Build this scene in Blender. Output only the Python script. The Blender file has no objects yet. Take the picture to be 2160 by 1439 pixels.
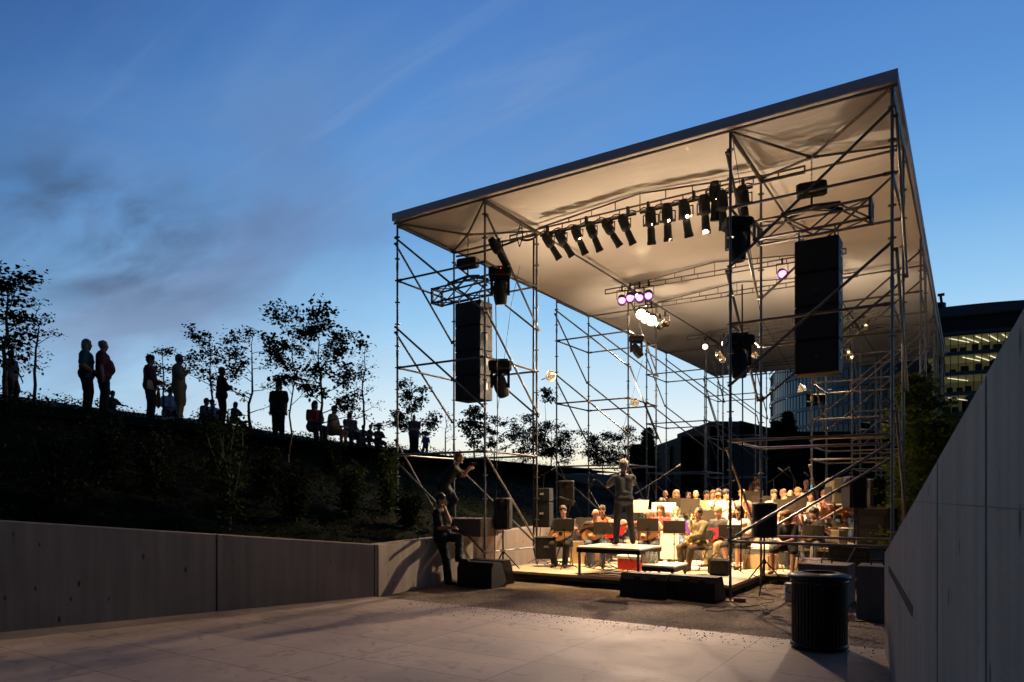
import bpy, bmesh, math, random
from mathutils import Vector, Matrix
from mathutils.bvhtree import BVHTree
import numpy as np
sc=bpy.context.scene
C=sc.collection
# ---------------- camera ----------------
F=1500.0; CY=1048.0; YAW=math.radians(32.78); CAMZ=1.8
cd=bpy.data.cameras.new('camera'); cam=bpy.data.objects.new('camera',cd); C.objects.link(cam)
cam.location=(0,0,CAMZ); cam.rotation_euler=(math.radians(90),0,YAW)
cd.sensor_width=36; cd.lens=36*F/2160; cd.shift_y=(CY-719.5)/2160
cd.clip_start=.05; cd.clip_end=3000
sc.camera=cam
VW=Vector((-math.sin(YAW),math.cos(YAW),0)); RT=Vector((math.cos(YAW),math.sin(YAW),0))
def D(px,py,s):                      # point seen at a pixel, at view depth s
    return Vector((0,0,CAMZ))+(VW+RT*((px-1080)/F)+Vector((0,0,(CY-py)/F)))*s
def W(px,py,z=0.0):                  # point seen at a pixel, on the level z
    return D(px,py,(z-CAMZ)*F/(CY-py))
# ---------------- world ----------------
wd=bpy.data.worlds.new('World'); sc.world=wd; wd.use_nodes=True
nt=wd.node_tree; nt.nodes.clear()
def N(t,tree=None,**k):
    n=(tree or nt).nodes.new(t)
    for a,b in k.items(): setattr(n,a,b)
    return n
def lin(c): return tuple(((v/255)/12.92 if v/255<=.04045 else ((v/255+.055)/1.055)**2.4) for v in c)+(1,)
def ramp(n,stops):
    cr=n.color_ramp; cr.interpolation='EASE' if False else 'LINEAR'
    while len(cr.elements)<len(stops): cr.elements.new(.5)
    for e,(p,c) in zip(cr.elements,stops): e.position=p; e.color=lin(c)
def build_sky():
    L=nt.links.new
    tc=N('ShaderNodeTexCoord'); sp=N('ShaderNodeSeparateXYZ'); L(tc.outputs['Generated'],sp.inputs[0])
    ra=N('ShaderNodeValToRGB'); ramp(ra,[(0,(255,232,180)),(.04,(255,246,214)),(.09,(238,246,247)),(.15,(206,232,248)),(.24,(156,206,244)),(.34,(116,174,230)),(.45,(92,148,214)),(.60,(70,118,190)),(1,(40,70,130))])
    rb=N('ShaderNodeValToRGB'); ramp(rb,[(0,(190,216,230)),(.05,(172,208,232)),(.12,(148,196,231)),(.22,(118,171,219)),(.32,(88,140,198)),(.42,(62,108,170)),(.52,(44,85,147)),(.65,(34,64,122)),(1,(12,24,54))])
    L(sp.outputs[2],ra.inputs[0]); L(sp.outputs[2],rb.inputs[0])
    gd=D(1450,CY,1); gd=Vector((gd.x,gd.y,0)).normalized()
    hz=N('ShaderNodeCombineXYZ'); L(sp.outputs[0],hz.inputs[0]); L(sp.outputs[1],hz.inputs[1])
    nm=N('ShaderNodeVectorMath',operation='NORMALIZE'); L(hz.outputs[0],nm.inputs[0])
    dt=N('ShaderNodeVectorMath',operation='DOT_PRODUCT'); L(nm.outputs[0],dt.inputs[0]); dt.inputs[1].default_value=gd
    mr=N('ShaderNodeMapRange',interpolation_type='SMOOTHSTEP'); L(dt.outputs['Value'],mr.inputs[0]); mr.inputs[1].default_value=.58; mr.inputs[2].default_value=.99
    mx=N('ShaderNodeMix',data_type='RGBA'); L(mr.outputs[0],mx.inputs[0]); L(rb.outputs[0],mx.inputs[6]); L(ra.outputs[0],mx.inputs[7])
    # clouds : noise on the sky direction, stretched along the horizon
    dv=N('ShaderNodeMath',operation='ADD'); L(sp.outputs[2],dv.inputs[0]); dv.inputs[1].default_value=.22
    pv=N('ShaderNodeVectorMath',operation='DIVIDE'); L(tc.outputs['Generated'],pv.inputs[0])
    cb=N('ShaderNodeCombineXYZ')
    for i in range(3): L(dv.outputs[0],cb.inputs[i])
    L(cb.outputs[0],pv.inputs[1])
    def cloudnoise(rot,scl,loc,sc_,det,lo,hi,dist=.6):
        mp=N('ShaderNodeMapping'); L(pv.outputs[0],mp.inputs[0]); mp.inputs['Rotation'].default_value=(0,0,math.radians(rot)); mp.inputs['Scale'].default_value=scl; mp.inputs['Location'].default_value=loc
        n1=N('ShaderNodeTexNoise'); L(mp.outputs[0],n1.inputs['Vector']); n1.inputs['Scale'].default_value=sc_; n1.inputs['Detail'].default_value=det; n1.inputs['Roughness'].default_value=.52; n1.inputs['Distortion'].default_value=dist
        m1=N('ShaderNodeMapRange',interpolation_type='SMOOTHSTEP'); L(n1.outputs[0],m1.inputs[0]); m1.inputs[1].default_value=lo; m1.inputs[2].default_value=hi; return m1.outputs[0]
    def blobs(lst):
        cur=None
        for px,py,r,w in lst:
            dv_=(D(px,py,1)-Vector((0,0,CAMZ))).normalized()
            dc=N('ShaderNodeVectorMath',operation='DISTANCE'); L(tc.outputs['Generated'],dc.inputs[0]); dc.inputs[1].default_value=dv_
            mc=N('ShaderNodeMapRange',interpolation_type='SMOOTHSTEP'); L(dc.outputs['Value'],mc.inputs[0]); mc.inputs[1].default_value=r; mc.inputs[2].default_value=0; mc.inputs[4].default_value=w
            if cur is None: cur=mc.outputs[0]
            else:
                ad_=N('ShaderNodeMath',operation='ADD'); L(cur,ad_.inputs[0]); L(mc.outputs[0],ad_.inputs[1]); cur=ad_.outputs[0]
        return cur
    def mul(x,y,cl=True):
        m_=N('ShaderNodeMath',operation='MULTIPLY',use_clamp=cl); L(x,m_.inputs[0]); L(y,m_.inputs[1]); return m_.outputs[0]
    veilf=mul(cloudnoise(-40,(.9,1.5,0),(2.3,.7,0),1.5,7,.30,.72),blobs([(60,400,.26,.5),(330,280,.25,.45),(600,215,.22,.5),(900,130,.24,.5),(1230,40,.22,.45),(640,430,.28,.65),(380,600,.22,.6),(170,600,.24,.6),(1050,280,.2,.35),(780,340,.18,.4),(140,770,.16,.35)]))
    darkf=mul(cloudnoise(-40,(.8,1.6,0),(5.3,1.1,0),3.0,7,.30,.70,.4),blobs([(10,440,.17,.45),(150,470,.13,.55),(270,500,.13,.7),(420,525,.12,.45),(560,500,.12,.2)]))
    wispf=mul(cloudnoise(-62,(.35,2.6,0),(1.3,4.7,0),2.6,8,.42,.80,1.0),blobs([(420,300,.22,.6),(800,190,.22,.6),(1150,60,.24,.6),(1100,290,.14,.4),(760,350,.16,.5),(300,760,.12,.4)]))
    ccol=N('ShaderNodeValToRGB'); ramp(ccol,[(0,(160,184,204)),(.12,(146,172,202)),(.22,(128,154,190)),(.32,(112,143,188)),(.42,(98,138,192)),(.60,(96,138,194))]); L(sp.outputs[2],ccol.inputs[0])
    cm0=N('ShaderNodeMix',data_type='RGBA'); L(veilf,cm0.inputs[0]); L(mx.outputs[2],cm0.inputs[6]); L(ccol.outputs[0],cm0.inputs[7])
    cmw=N('ShaderNodeMix',data_type='RGBA'); L(wispf,cmw.inputs[0]); L(cm0.outputs[2],cmw.inputs[6]); cmw.inputs[7].default_value=lin((122,154,202))
    cm=N('ShaderNodeMix',data_type='RGBA'); L(darkf,cm.inputs[0]); L(cmw.outputs[2],cm.inputs[6]); cm.inputs[7].default_value=lin((70,92,124))
    # the sky away from the afterglow is much darker
    md=N('ShaderNodeMapRange'); L(dt.outputs['Value'],md.inputs[0]); md.inputs[1].default_value=-.7; md.inputs[2].default_value=.62; md.inputs[3].default_value=.09; md.inputs[4].default_value=1
    bk=N('ShaderNodeMix',data_type='RGBA',blend_type='MULTIPLY'); bk.inputs[0].default_value=1; L(cm.outputs[2],bk.inputs[6]); L(md.outputs[0],bk.inputs[7])
    ns=N('ShaderNodeTexSky',sky_type='NISHITA'); ns.sun_disc=False; ns.sun_elevation=math.radians(-3); ns.sun_rotation=math.atan2(gd.x,gd.y)
    ad=N('ShaderNodeMix',data_type='RGBA',blend_type='ADD'); ad.inputs[0].default_value=.02; L(bk.outputs[2],ad.inputs[6]); L(ns.outputs[0],ad.inputs[7])
    bg=N('ShaderNodeBackground'); L(ad.outputs[2],bg.inputs[0]); bg.inputs[1].default_value=1.0
    out=N('ShaderNodeOutputWorld'); L(bg.outputs[0],out.inputs[0])
build_sky()
sc.view_settings.view_transform='Standard'; sc.view_settings.look='None'; sc.view_settings.exposure=0; sc.view_settings.gamma=1
sc.render.engine='CYCLES'
# ---------------- lights : the stage lamps ----------------
def spot(name,loc,target,power,col,ang=60,blend=.6,rad=.08):
    l=bpy.data.lights.new(name,'SPOT'); l.energy=power; l.color=col; l.spot_size=math.radians(ang); l.spot_blend=blend; l.shadow_soft_size=rad
    o=bpy.data.objects.new(name,l); C.objects.link(o); o.location=loc
    d=Vector(target)-Vector(loc); o.rotation_euler=d.to_track_quat('-Z','Y').to_euler(); return o
WARM=(1,.66,.33); PINK=(.85,.45,1)
def point(name,loc,power,col,rad=.1):
    l=bpy.data.lights.new(name,'POINT'); l.energy=power; l.color=col; l.shadow_soft_size=rad
    o=bpy.data.objects.new(name,l); C.objects.link(o); o.location=loc; return o
for k,(x,tx,ty) in enumerate([(-8.0,-6.6,16.2),(-6.6,-5.2,18.5),(-5.2,-4.7,16.4),(-4.5,-4.6,18.8)]):
    spot('stage_spot',(x,14.2,7.2),(tx,ty,.8),10500,(1,.64,.31),44,.9,.1)
spot('stage_spot',(-4.6,14.2,7.2),(-5.7,13.3,.5),2600,WARM,34,.8,.1)
for x_,tx_ in ((-8.1,-8.0),(-7.0,-7.0),(-4.6,-4.3)): spot('stage_spot',(x_,14.25,7.2),(tx_,13.9,.2),2600,WARM,40,.9,.1)
BACK=D(1360,668,22.5)
spot('back_light',BACK,(-5.4,10.6,0),7400,(1,.70,.46),100,1.0,.12)
spot('side_light',D(1790,740,23.5),(-8.2,11,.0),10500,(1,.74,.50),50,.9,.12)
spot('pink_light',D(1340,625,21),(-4.5,13.5,0),450,PINK,70,.8,.15)
spot('pink_light',D(1650,577,18),(-5,15,0),220,PINK,70,.8,.15)
# flood lamps on the tower posts, turned up at the canopy
for px,py,s in ((1158,795,16.9),(1336,850,21.8),(1692,820,20.6)):
    q=D(px,py,s); spot('canopy_uplight',q+Vector((0,0,.12)),(q.x*.45-3.0,q.y+2,8.2),420,(1,.74,.50),150,.8,.12)
q=D(1594,752,14.3); spot('canopy_uplight',q,(-4.4,12.6,8.2),230,(1,.74,.50),140,.8,.12)  # extra uplight without a lamp body, added to brighten the canopy front
# ---------------- helpers ----------------
MATS={}
def mat(name,col,rough=.6,metal=0,var=.25,scale=6,bump=0,bscale=40,spec=.5,emit=0,ecol=None,coat=0,obj=True,detail=4,stretch=None):
    if name in MATS: return MATS[name]
    m=bpy.data.materials.new(name); m.use_nodes=True; t=m.node_tree; t.nodes.clear(); L=t.links.new
    b=N('ShaderNodeBsdfPrincipled',t); o=N('ShaderNodeOutputMaterial',t); L(b.outputs[0],o.inputs[0])
    tc=N('ShaderNodeTexCoord',t); n=N('ShaderNodeTexNoise',t); n.inputs['Scale'].default_value=scale; n.inputs['Detail'].default_value=detail
    src=tc.outputs['Object']
    if stretch:
        mp=N('ShaderNodeMapping',t); L(src,mp.inputs[0]); mp.inputs['Scale'].default_value=stretch; src=mp.outputs[0]
    L(src,n.inputs['Vector'])
    mx=N('ShaderNodeMix',t,data_type='RGBA'); c=tuple(col)+(1,)
    mx.inputs[6].default_value=tuple(v*(1-var) for v in col)+(1,); mx.inputs[7].default_value=tuple(min(1,v*(1+var)) for v in col)+(1,)
    L(n.outputs[0],mx.inputs[0]); L(mx.outputs[2],b.inputs['Base Color'])
    b.inputs['Roughness'].default_value=rough; b.inputs['Metallic'].default_value=metal
    b.inputs['Specular IOR Level'].default_value=spec; b.inputs['Coat Weight'].default_value=coat
    if emit: b.inputs['Emission Color'].default_value=tuple(ecol or col)+(1,); b.inputs['Emission Strength'].default_value=emit
    if bump:
        n2=N('ShaderNodeTexNoise',t); n2.inputs['Scale'].default_value=bscale; n2.inputs['Detail'].default_value=5; L(src,n2.inputs['Vector'])
        bp=N('ShaderNodeBump',t); bp.inputs['Strength'].default_value=bump; bp.inputs['Distance'].default_value=.02; L(n2.outputs[0],bp.inputs['Height']); L(bp.outputs[0],b.inputs['Normal'])
    MATS[name]=m; return m
class MB:
    def __init__(s): s.v=[]; s.f=[]; s.m=[]
    def add(s,vs,fs,mi=0):
        o=len(s.v); s.v+= [tuple(v) for v in vs]; s.f+=[tuple(i+o for i in f) for f in fs]; s.m+=[mi]*len(fs); return s
    def box(s,c,sz,rz=0,mi=0,M=None):
        c=Vector(c); hx,hy,hz=[v/2 for v in sz]
        R=M if M is not None else Matrix.Rotation(rz,3,'Z')
        vs=[c+R@Vector((x*hx,y*hy,z*hz)) for x in(-1,1) for y in(-1,1) for z in(-1,1)]
        return s.add(vs,[(0,1,3,2),(4,6,7,5),(0,4,5,1),(2,3,7,6),(0,2,6,4),(1,5,7,3)],mi)
    def bbox(s,c,sz,r=.02,rz=0,mi=0,M=None):   # box with chamfered vertical and top edges
        c=Vector(c); hx,hy,hz=[v/2 for v in sz]; R=M if M is not None else Matrix.Rotation(rz,3,'Z')
        def ring(z,i): 
            a,b=hx-i,hy-i
            return [(a,b-r+0,z),(a-r,b,z),(-a+r,b,z),(-a,b-r,z),(-a,-b+r,z),(-a+r,-b,z),(a-r,-b,z),(a,-b+r,z)]
        vs=[];rings=[(-hz,r*.6),(-hz+r*.6,0),(hz-r*.6,0),(hz,r*.6)]
        for z,i in rings: vs+=[c+R@Vector(p) for p in ring(z,i)]
        fs=[tuple(range(7,-1,-1)),tuple(range(24,32))]
        for k in range(3):
            for i in range(8): fs.append((k*8+i,k*8+(i+1)%8,(k+1)*8+(i+1)%8,(k+1)*8+i))
        return s.add(vs,fs,mi)
    def tube(s,a,b,r,r2=None,n=8,mi=0,cap=True):
        a=Vector(a);b=Vector(b); r2=r if r2 is None else r2; d=(b-a)
        if d.length<1e-6: return s
        d.normalize(); u=d.orthogonal().normalized(); w=d.cross(u); vs=[]
        for p,q in((a,r),(b,r2)):
            for i in range(n):
                t=2*math.pi*i/n; vs.append(p+(u*math.cos(t)+w*math.sin(t))*q)
        fs=[(i,(i+1)%n,n+(i+1)%n,n+i) for i in range(n)]
        if cap: fs+=[tuple(range(n-1,-1,-1)),tuple(range(n,2*n))]
        return s.add(vs,fs,mi)
    def path(s,pts,r,n=6,mi=0):
        for a,b in zip(pts[:-1],pts[1:]): s.tube(a,b,r,n=n,mi=mi)
        return s
    def sphere(s,c,r,n=10,m=7,mi=0,R=None):
        c=Vector(c); r=(r,r,r) if not hasattr(r,'__len__') else r; vs=[];fs=[]
        for j in range(m+1):
            ph=math.pi*j/m
            for i in range(n):
                t=2*math.pi*i/n; p=Vector((r[0]*math.sin(ph)*math.cos(t),r[1]*math.sin(ph)*math.sin(t),r[2]*math.cos(ph)))
                vs.append(c+(R@p if R is not None else p))
        for j in range(m):
            for i in range(n): fs.append((j*n+i,(j+1)*n+i,(j+1)*n+(i+1)%n,j*n+(i+1)%n))
        return s.add(vs,fs,mi)
    def lathe(s,c,prof,n=24,mi=0,ax='Z',cap=False,R=None):
        c=Vector(c); vs=[];fs=[]
        for r,z in prof:
            for i in range(n):
                t=2*math.pi*i/n; p=Vector((r*math.cos(t),r*math.sin(t),z))
                if R is not None: p=R@p
                vs.append(c+p)
        for j in range(len(prof)-1):
            for i in range(n): fs.append((j*n+i,j*n+(i+1)%n,(j+1)*n+(i+1)%n,(j+1)*n+i))
        if cap: fs+=[tuple(range(n-1,-1,-1)),tuple((len(prof)-1)*n+i for i in range(n))]
        return s.add(vs,fs,mi)
    def prism(s,poly,y0,y1,M=None,c=(0,0,0),mi=0):   # polygon in XZ extruded along Y
        n=len(poly); c=Vector(c); T=(lambda p:c+(M@Vector(p) if M is not None else Vector(p)))
        vs=[T((x,y0,z)) for x,z in poly]+[T((x,y1,z)) for x,z in poly]
        fs=[tuple(range(n)),tuple(range(2*n-1,n-1,-1))]+[(i,n+i,n+(i+1)%n,(i+1)%n) for i in range(n)]
        return s.add(vs,fs,mi)
    def build(s,name,mats,parent=None,smooth=False,local=False):
        me=bpy.data.meshes.new(name)
        off=Vector((0,0,0))
        if parent is not None and not local: 
            p=parent
            while p is not None: off+=p.location; p=p.parent
        me.from_pydata([(v[0]-off.x,v[1]-off.y,v[2]-off.z) for v in s.v],[],s.f)
        if not isinstance(mats,(list,tuple)): mats=[mats]
        for m in mats: me.materials.append(m)
        me.polygons.foreach_set('material_index',s.m)
        if smooth: me.polygons.foreach_set('use_smooth',[True]*len(me.polygons))
        bm=bmesh.new(); bm.from_mesh(me); bmesh.ops.recalc_face_normals(bm,faces=bm.faces); bm.to_mesh(me); bm.free()
        o=bpy.data.objects.new(name,me); C.objects.link(o); o.parent=parent; return o
def tag(o,label=None,cat=None,group=None,kind=None):
    if label: o['label']=label
    if cat: o['category']=cat
    if group: o['group']=group
    if kind: o['kind']=kind
    return o
def thing(name,label,cat,loc=(0,0,0),rz=0,group=None):
    o=bpy.data.objects.new(name,None); C.objects.link(o); o.location=loc; o.rotation_euler=(0,0,rz); o.empty_display_size=.1
    return tag(o,label,cat,group)
def dup(root,loc,rz=0,label=None,group=None,scale=None,swap=None):
    r=root.copy(); C.objects.link(r); r.location=loc; r.rotation_euler=(0,0,rz)
    if scale: r.scale=(scale,)*3
    if label: r['label']=label
    if group: r['group']=group
    for ch in list(root.children):
        c=ch.copy(); C.objects.link(c); c.parent=r
        if swap and ch.name.split('.')[0] in swap:
            c.data=ch.data.copy(); c.data.materials[0]=swap[ch.name.split('.')[0]]
        for g in list(ch.children):
            d=g.copy(); C.objects.link(d); d.parent=c
    return r
rnd=random.Random(7)
ORD=['first','second','third','fourth','fifth','sixth','seventh','eighth','ninth','tenth']
# ---------------- materials ----------------
GALV=mat('galvanised_steel',(.17,.155,.145),.42,.6,.35,9)
DARKM=mat('black_metal',(.018,.018,.02),.5,.2,.3,10,spec=.3)
BLK=mat('black_paint',(.011,.011,.012),.6,0,.3,12,bump=.15,bscale=150,spec=.3)
GRILLE=mat('speaker_grille',(.015,.015,.017),.7,0,.2,200)
WOODB=mat('pale_wood',(.50,.36,.20),.55,0,.25,5,stretch=(1,8,8))
def concrete(name,col,panel=None,vert=True):
    m=bpy.data.materials.new(name); m.use_nodes=True; t=m.node_tree; t.nodes.clear(); L=t.links.new
    b=N('ShaderNodeBsdfPrincipled',t); o=N('ShaderNodeOutputMaterial',t); L(b.outputs[0],o.inputs[0]); b.inputs['Roughness'].default_value=.82
    tc=N('ShaderNodeTexCoord',t)
    n1=N('ShaderNodeTexNoise',t); n1.inputs['Scale'].default_value=.9; n1.inputs['Detail'].default_value=6; L(tc.outputs['Object'],n1.inputs['Vector'])
    mp=N('ShaderNodeMapping',t); mp.inputs['Scale'].default_value=(5,5,.35); L(tc.outputs['Object'],mp.inputs[0])   # rain streaks
    n2=N('ShaderNodeTexNoise',t); n2.inputs['Scale'].default_value=1.6; n2.inputs['Detail'].default_value=3; L(mp.outputs[0],n2.inputs['Vector'])
    n3=N('ShaderNodeTexNoise',t); n3.inputs['Scale'].default_value=60; n3.inputs['Detail'].default_value=4; L(tc.outputs['Object'],n3.inputs['Vector'])
    a=N('ShaderNodeMix',t,data_type='RGBA'); a.inputs[6].default_value=tuple(v*.66 for v in col)+(1,); a.inputs[7].default_value=tuple(min(1,v*1.28) for v in col)+(1,); L(n1.outputs[0],a.inputs[0])
    r2=N('ShaderNodeMapRange',t); L(n2.outputs[0],r2.inputs[0]); r2.inputs[1].default_value=.35; r2.inputs[2].default_value=.7; r2.inputs[3].default_value=.84; r2.inputs[4].default_value=1.08
    r3=N('ShaderNodeMapRange',t); L(n3.outputs[0],r3.inputs[0]); r3.inputs[1].default_value=.3; r3.inputs[2].default_value=.7; r3.inputs[3].default_value=.9; r3.inputs[4].default_value=1.06
    mm=N('ShaderNodeMath',t,operation='MULTIPLY'); L(r2.outputs[0],mm.inputs[0]); L(r3.outputs[0],mm.inputs[1])
    # pits (bug holes), stretched downwards
    mp2=N('ShaderNodeMapping',t); mp2.inputs['Scale'].default_value=(1,1,.42); L(tc.outputs['Object'],mp2.inputs[0])
    vo=N('ShaderNodeTexVoronoi',t); vo.inputs['Scale'].default_value=5.5; L(mp2.outputs[0],vo.inputs['Vector'])
    r4=N('ShaderNodeMapRange',t); L(vo.outputs['Distance'],r4.inputs[0]); r4.inputs[1].default_value=.07; r4.inputs[2].default_value=.13; r4.inputs[3].default_value=.25; r4.inputs[4].default_value=1
    m2=N('ShaderNodeMath',t,operation='MULTIPLY'); L(mm.outputs[0],m2.inputs[0]); L(r4.outputs[0],m2.inputs[1])
    c=N('ShaderNodeMix',t,data_type='RGBA',blend_type='MULTIPLY'); c.inputs[0].default_value=1; L(a.outputs[2],c.inputs[6]); L(m2.outputs[0],c.inputs[7]); L(c.outputs[2],b.inputs['Base Color'])
    bp=N('ShaderNodeBump',t); bp.inputs['Strength'].default_value=.35; bp.inputs['Distance'].default_value=.01; L(m2.outputs[0],bp.inputs['Height']); L(bp.outputs[0],b.inputs['Normal'])
    return m
CONC=concrete('cast_concrete',(.33,.265,.205)); CONCR=concrete('cast_concrete_right',(.36,.325,.25))
# ================= THE SETTING =================
gm=mat('far_ground',(.02,.025,.016),.95,0,.4,2,spec=.05)
tag(MB().add([(-900,-300,-.03),(900,-300,-.03),(900,1200,-.03),(-900,1200,-.03)],[(0,1,2,3)]).build('ground',gm),kind='structure')
def gravel_mat():
    m=bpy.data.materials.new('gravel'); m.use_nodes=True; t=m.node_tree; t.nodes.clear(); L=t.links.new
    b=N('ShaderNodeBsdfPrincipled',t); o=N('ShaderNodeOutputMaterial',t); L(b.outputs[0],o.inputs[0]); b.inputs['Roughness'].default_value=.9
    tc=N('ShaderNodeTexCoord',t); v=N('ShaderNodeTexVoronoi',t); v.inputs['Scale'].default_value=42; L(tc.outputs['Object'],v.inputs['Vector'])
    n=N('ShaderNodeTexNoise',t); n.inputs['Scale'].default_value=1.1; n.inputs['Detail'].default_value=6; L(tc.outputs['Object'],n.inputs['Vector'])
    r=N('ShaderNodeValToRGB',t); L(n.outputs[0],r.inputs[0]); r.color_ramp.elements[0].position=.35; r.color_ramp.elements[0].color=(.10,.072,.048,1); r.color_ramp.elements[1].position=.7; r.color_ramp.elements[1].color=(.27,.20,.13,1)
    sp=N('ShaderNodeSeparateColor',t); L(v.outputs['Color'],sp.inputs[0])
    mr=N('ShaderNodeMapRange',t); L(sp.outputs[0],mr.inputs[0]); mr.inputs[3].default_value=.45; mr.inputs[4].default_value=1.35
    mx=N('ShaderNodeMix',t,data_type='RGBA',blend_type='MULTIPLY'); mx.inputs[0].default_value=1; L(r.outputs[0],mx.inputs[6]); L(mr.outputs[0],mx.inputs[7]); L(mx.outputs[2],b.inputs['Base Color'])
    n2=N('ShaderNodeTexNoise',t); n2.inputs['Scale'].default_value=26; n2.inputs['Detail'].default_value=6; L(tc.outputs['Object'],n2.inputs['Vector'])
    ad=N('ShaderNodeMath',t,operation='SUBTRACT'); L(n2.outputs[0],ad.inputs[0]); L(v.outputs['Distance'],ad.inputs[1])
    bp=N('ShaderNodeBump',t); bp.inputs['Strength'].default_value=.9; bp.inputs['Distance'].default_value=.03; L(ad.outputs[0],bp.inputs['Height']); L(bp.outputs[0],b.inputs['Normal'])
    return m
GRAV=gravel_mat()
EDGE=W(1400,1322).y
# gravel sheet, slightly uneven
g=MB(); nx,ny=110,150; vs=[];fs=[]
for j in range(ny+1):
    for i in range(nx+1):
        x=-14+i*.15; y=EDGE-.3+j*.22
        z=.004*math.sin(x*5.1+y*2)+.005*math.sin(y*3.7-x*1.3)+rnd.uniform(-.004,.004)
        if y<EDGE+.15: z=-.006
        vs.append((x,y,z))
for j in range(ny):
    for i in range(nx):
        a=j*(nx+1)+i; fs.append((a,a+1,a+nx+2,a+nx+1))
tag(g.add(vs,fs).build('gravel',GRAV,smooth=True),kind='structure')
def plaza_mat():
    m=bpy.data.materials.new('plaza_slabs'); m.use_nodes=True; t=m.node_tree; t.nodes.clear(); L=t.links.new
    b=N('ShaderNodeBsdfPrincipled',t); o=N('ShaderNodeOutputMaterial',t); L(b.outputs[0],o.inputs[0]); b.inputs['Roughness'].default_value=.6
    tc=N('ShaderNodeTexCoord',t); mp=N('ShaderNodeMapping',t); mp.inputs['Location'].default_value=(4.0,-EDGE+.93*30+.004,0); L(tc.outputs['Object'],mp.inputs[0])
    br=N('ShaderNodeTexBrick',t); br.offset=0; br.squash=1; br.inputs['Scale'].default_value=1; br.inputs['Brick Width'].default_value=1.77; br.inputs['Row Height'].default_value=.93; br.inputs['Mortar Size'].default_value=.006; br.inputs['Mortar Smooth'].default_value=.2; br.inputs['Bias'].default_value=0
    br.inputs['Color1'].default_value=(.36,.285,.23,1); br.inputs['Color2'].default_value=(.41,.33,.27,1); br.inputs['Mortar'].default_value=(.07,.055,.045,1); L(mp.outputs[0],br.inputs['Vector'])
    n=N('ShaderNodeTexNoise',t); n.inputs['Scale'].default_value=.8; n.inputs['Detail'].default_value=9; n.inputs['Roughness'].default_value=.62; L(tc.outputs['Object'],n.inputs['Vector'])
    n2=N('ShaderNodeTexNoise',t); n2.inputs['Scale'].default_value=70; n2.inputs['Detail'].default_value=3; L(tc.outputs['Object'],n2.inputs['Vector'])
    # foot scuffs and stains
    n3=N('ShaderNodeTexNoise',t); n3.inputs['Scale'].default_value=3.2; n3.inputs['Detail'].default_value=8; n3.inputs['Distortion'].default_value=1.5; L(tc.outputs['Object'],n3.inputs['Vector'])
    vo=N('ShaderNodeTexVoronoi',t); vo.inputs['Scale'].default_value=2.4; L(tc.outputs['Object'],vo.inputs['Vector'])
    def mrg(src,a,b_,c,d):
        r=N('ShaderNodeMapRange',t); L(src,r.inputs[0]); r.inputs[1].default_value=a; r.inputs[2].default_value=b_; r.inputs[3].default_value=c; r.inputs[4].default_value=d; return r.outputs[0]
    fac=[mrg(n.outputs[0],.3,.72,.6,1.2),mrg(n2.outputs[0],.3,.7,.9,1.08),mrg(n3.outputs[0],.56,.68,1,.68),mrg(vo.outputs['Distance'],.018,.03,.5,1)]
    cur=fac[0]
    for f in fac[1:]:
        mm=N('ShaderNodeMath',t,operation='MULTIPLY'); L(cur,mm.inputs[0]); L(f,mm.inputs[1]); cur=mm.outputs[0]
    mx=N('ShaderNodeMix',t,data_type='RGBA',blend_type='MULTIPLY'); mx.inputs[0].default_value=1; L(br.outputs[0],mx.inputs[6]); L(cur,mx.inputs[7]); L(mx.outputs[2],b.inputs['Base Color'])
    bp=N('ShaderNodeBump',t); bp.inputs['Strength'].default_value=.25; bp.inputs['Distance'].default_value=.01; L(cur,bp.inputs['Height']); L(bp.outputs[0],b.inputs['Normal'])
    r=mrg(n.outputs[0],.3,.7,.5,.72); L(r,b.inputs['Roughness'])
    return m
tag(MB().box((-6,EDGE-15,-.045),(30,30,.1)).build('plaza',plaza_mat()),kind='structure')
# loose grit along the plaza edge
gr=MB()
for k in range(420):
    x=rnd.uniform(-8,-.9); y=EDGE-abs(rnd.gauss(0,.35)); s=rnd.uniform(.004,.012)
    gr.sphere((x,y,.006+s*.3),(s,s*.8,s*.6),5,3)
tag(gr.build('loose_grit',mat('grit_stone',(.14,.10,.07),.9)),kind='stuff')
# ---- right concrete wall ----
def wall_mesh(pts,tops,th,side,bots=None):
    """vertical wall: foot points pts, top heights; thickness to the side (+1 left of travel)"""
    mb=MB(); n=len(pts); off=[]
    for i in range(n):
        a=pts[max(i-1,0)]; b=pts[min(i+1,n-1)]; d=(Vector((b[0]-a[0],b[1]-a[1],0))).normalized(); off.append(Vector((-d.y,d.x,0))*th*side)
    vs=[]
    for i in range(n):
        p=Vector((pts[i][0],pts[i][1],0)); z0=-.2 if bots is None else bots[i]
        vs+=[p+Vector((0,0,z0)),p+Vector((0,0,tops[i]-.012)),p+off[i]*.03+Vector((0,0,tops[i])),p+off[i]+Vector((0,0,tops[i])),p+off[i]+Vector((0,0,z0))]
    fs=[]
    for i in range(n-1):
        for k in range(4): fs.append((i*5+k,(i+1)*5+k,(i+1)*5+k+1,i*5+k+1))
    fs+=[(0,1,2,3,4),tuple((n-1)*5+k for k in (4,3,2,1,0))]
    return mb.add(vs,fs)
def rw(y): return -.63+(7.8-y)*.135
def rz_(y): return 1.156+.163*(9.28-y)
ROW=[(rw(y),y) for y in (9.1,8.6,6,4,2,0,-3)]
E0=W(1865,1380); ROW=[(E0.x,E0.y+.05)]+ROW[1:]
rwall=thing('concrete_wall','tall grey cast concrete wing wall with sloping top, right of the black litter bin','wall',(E0.x,E0.y,0))
wall_mesh([(x,y) for x,y in ROW],[rz_(y) for x,y in ROW],.38,1).build('wall_panel',CONCR,rwall)
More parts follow.
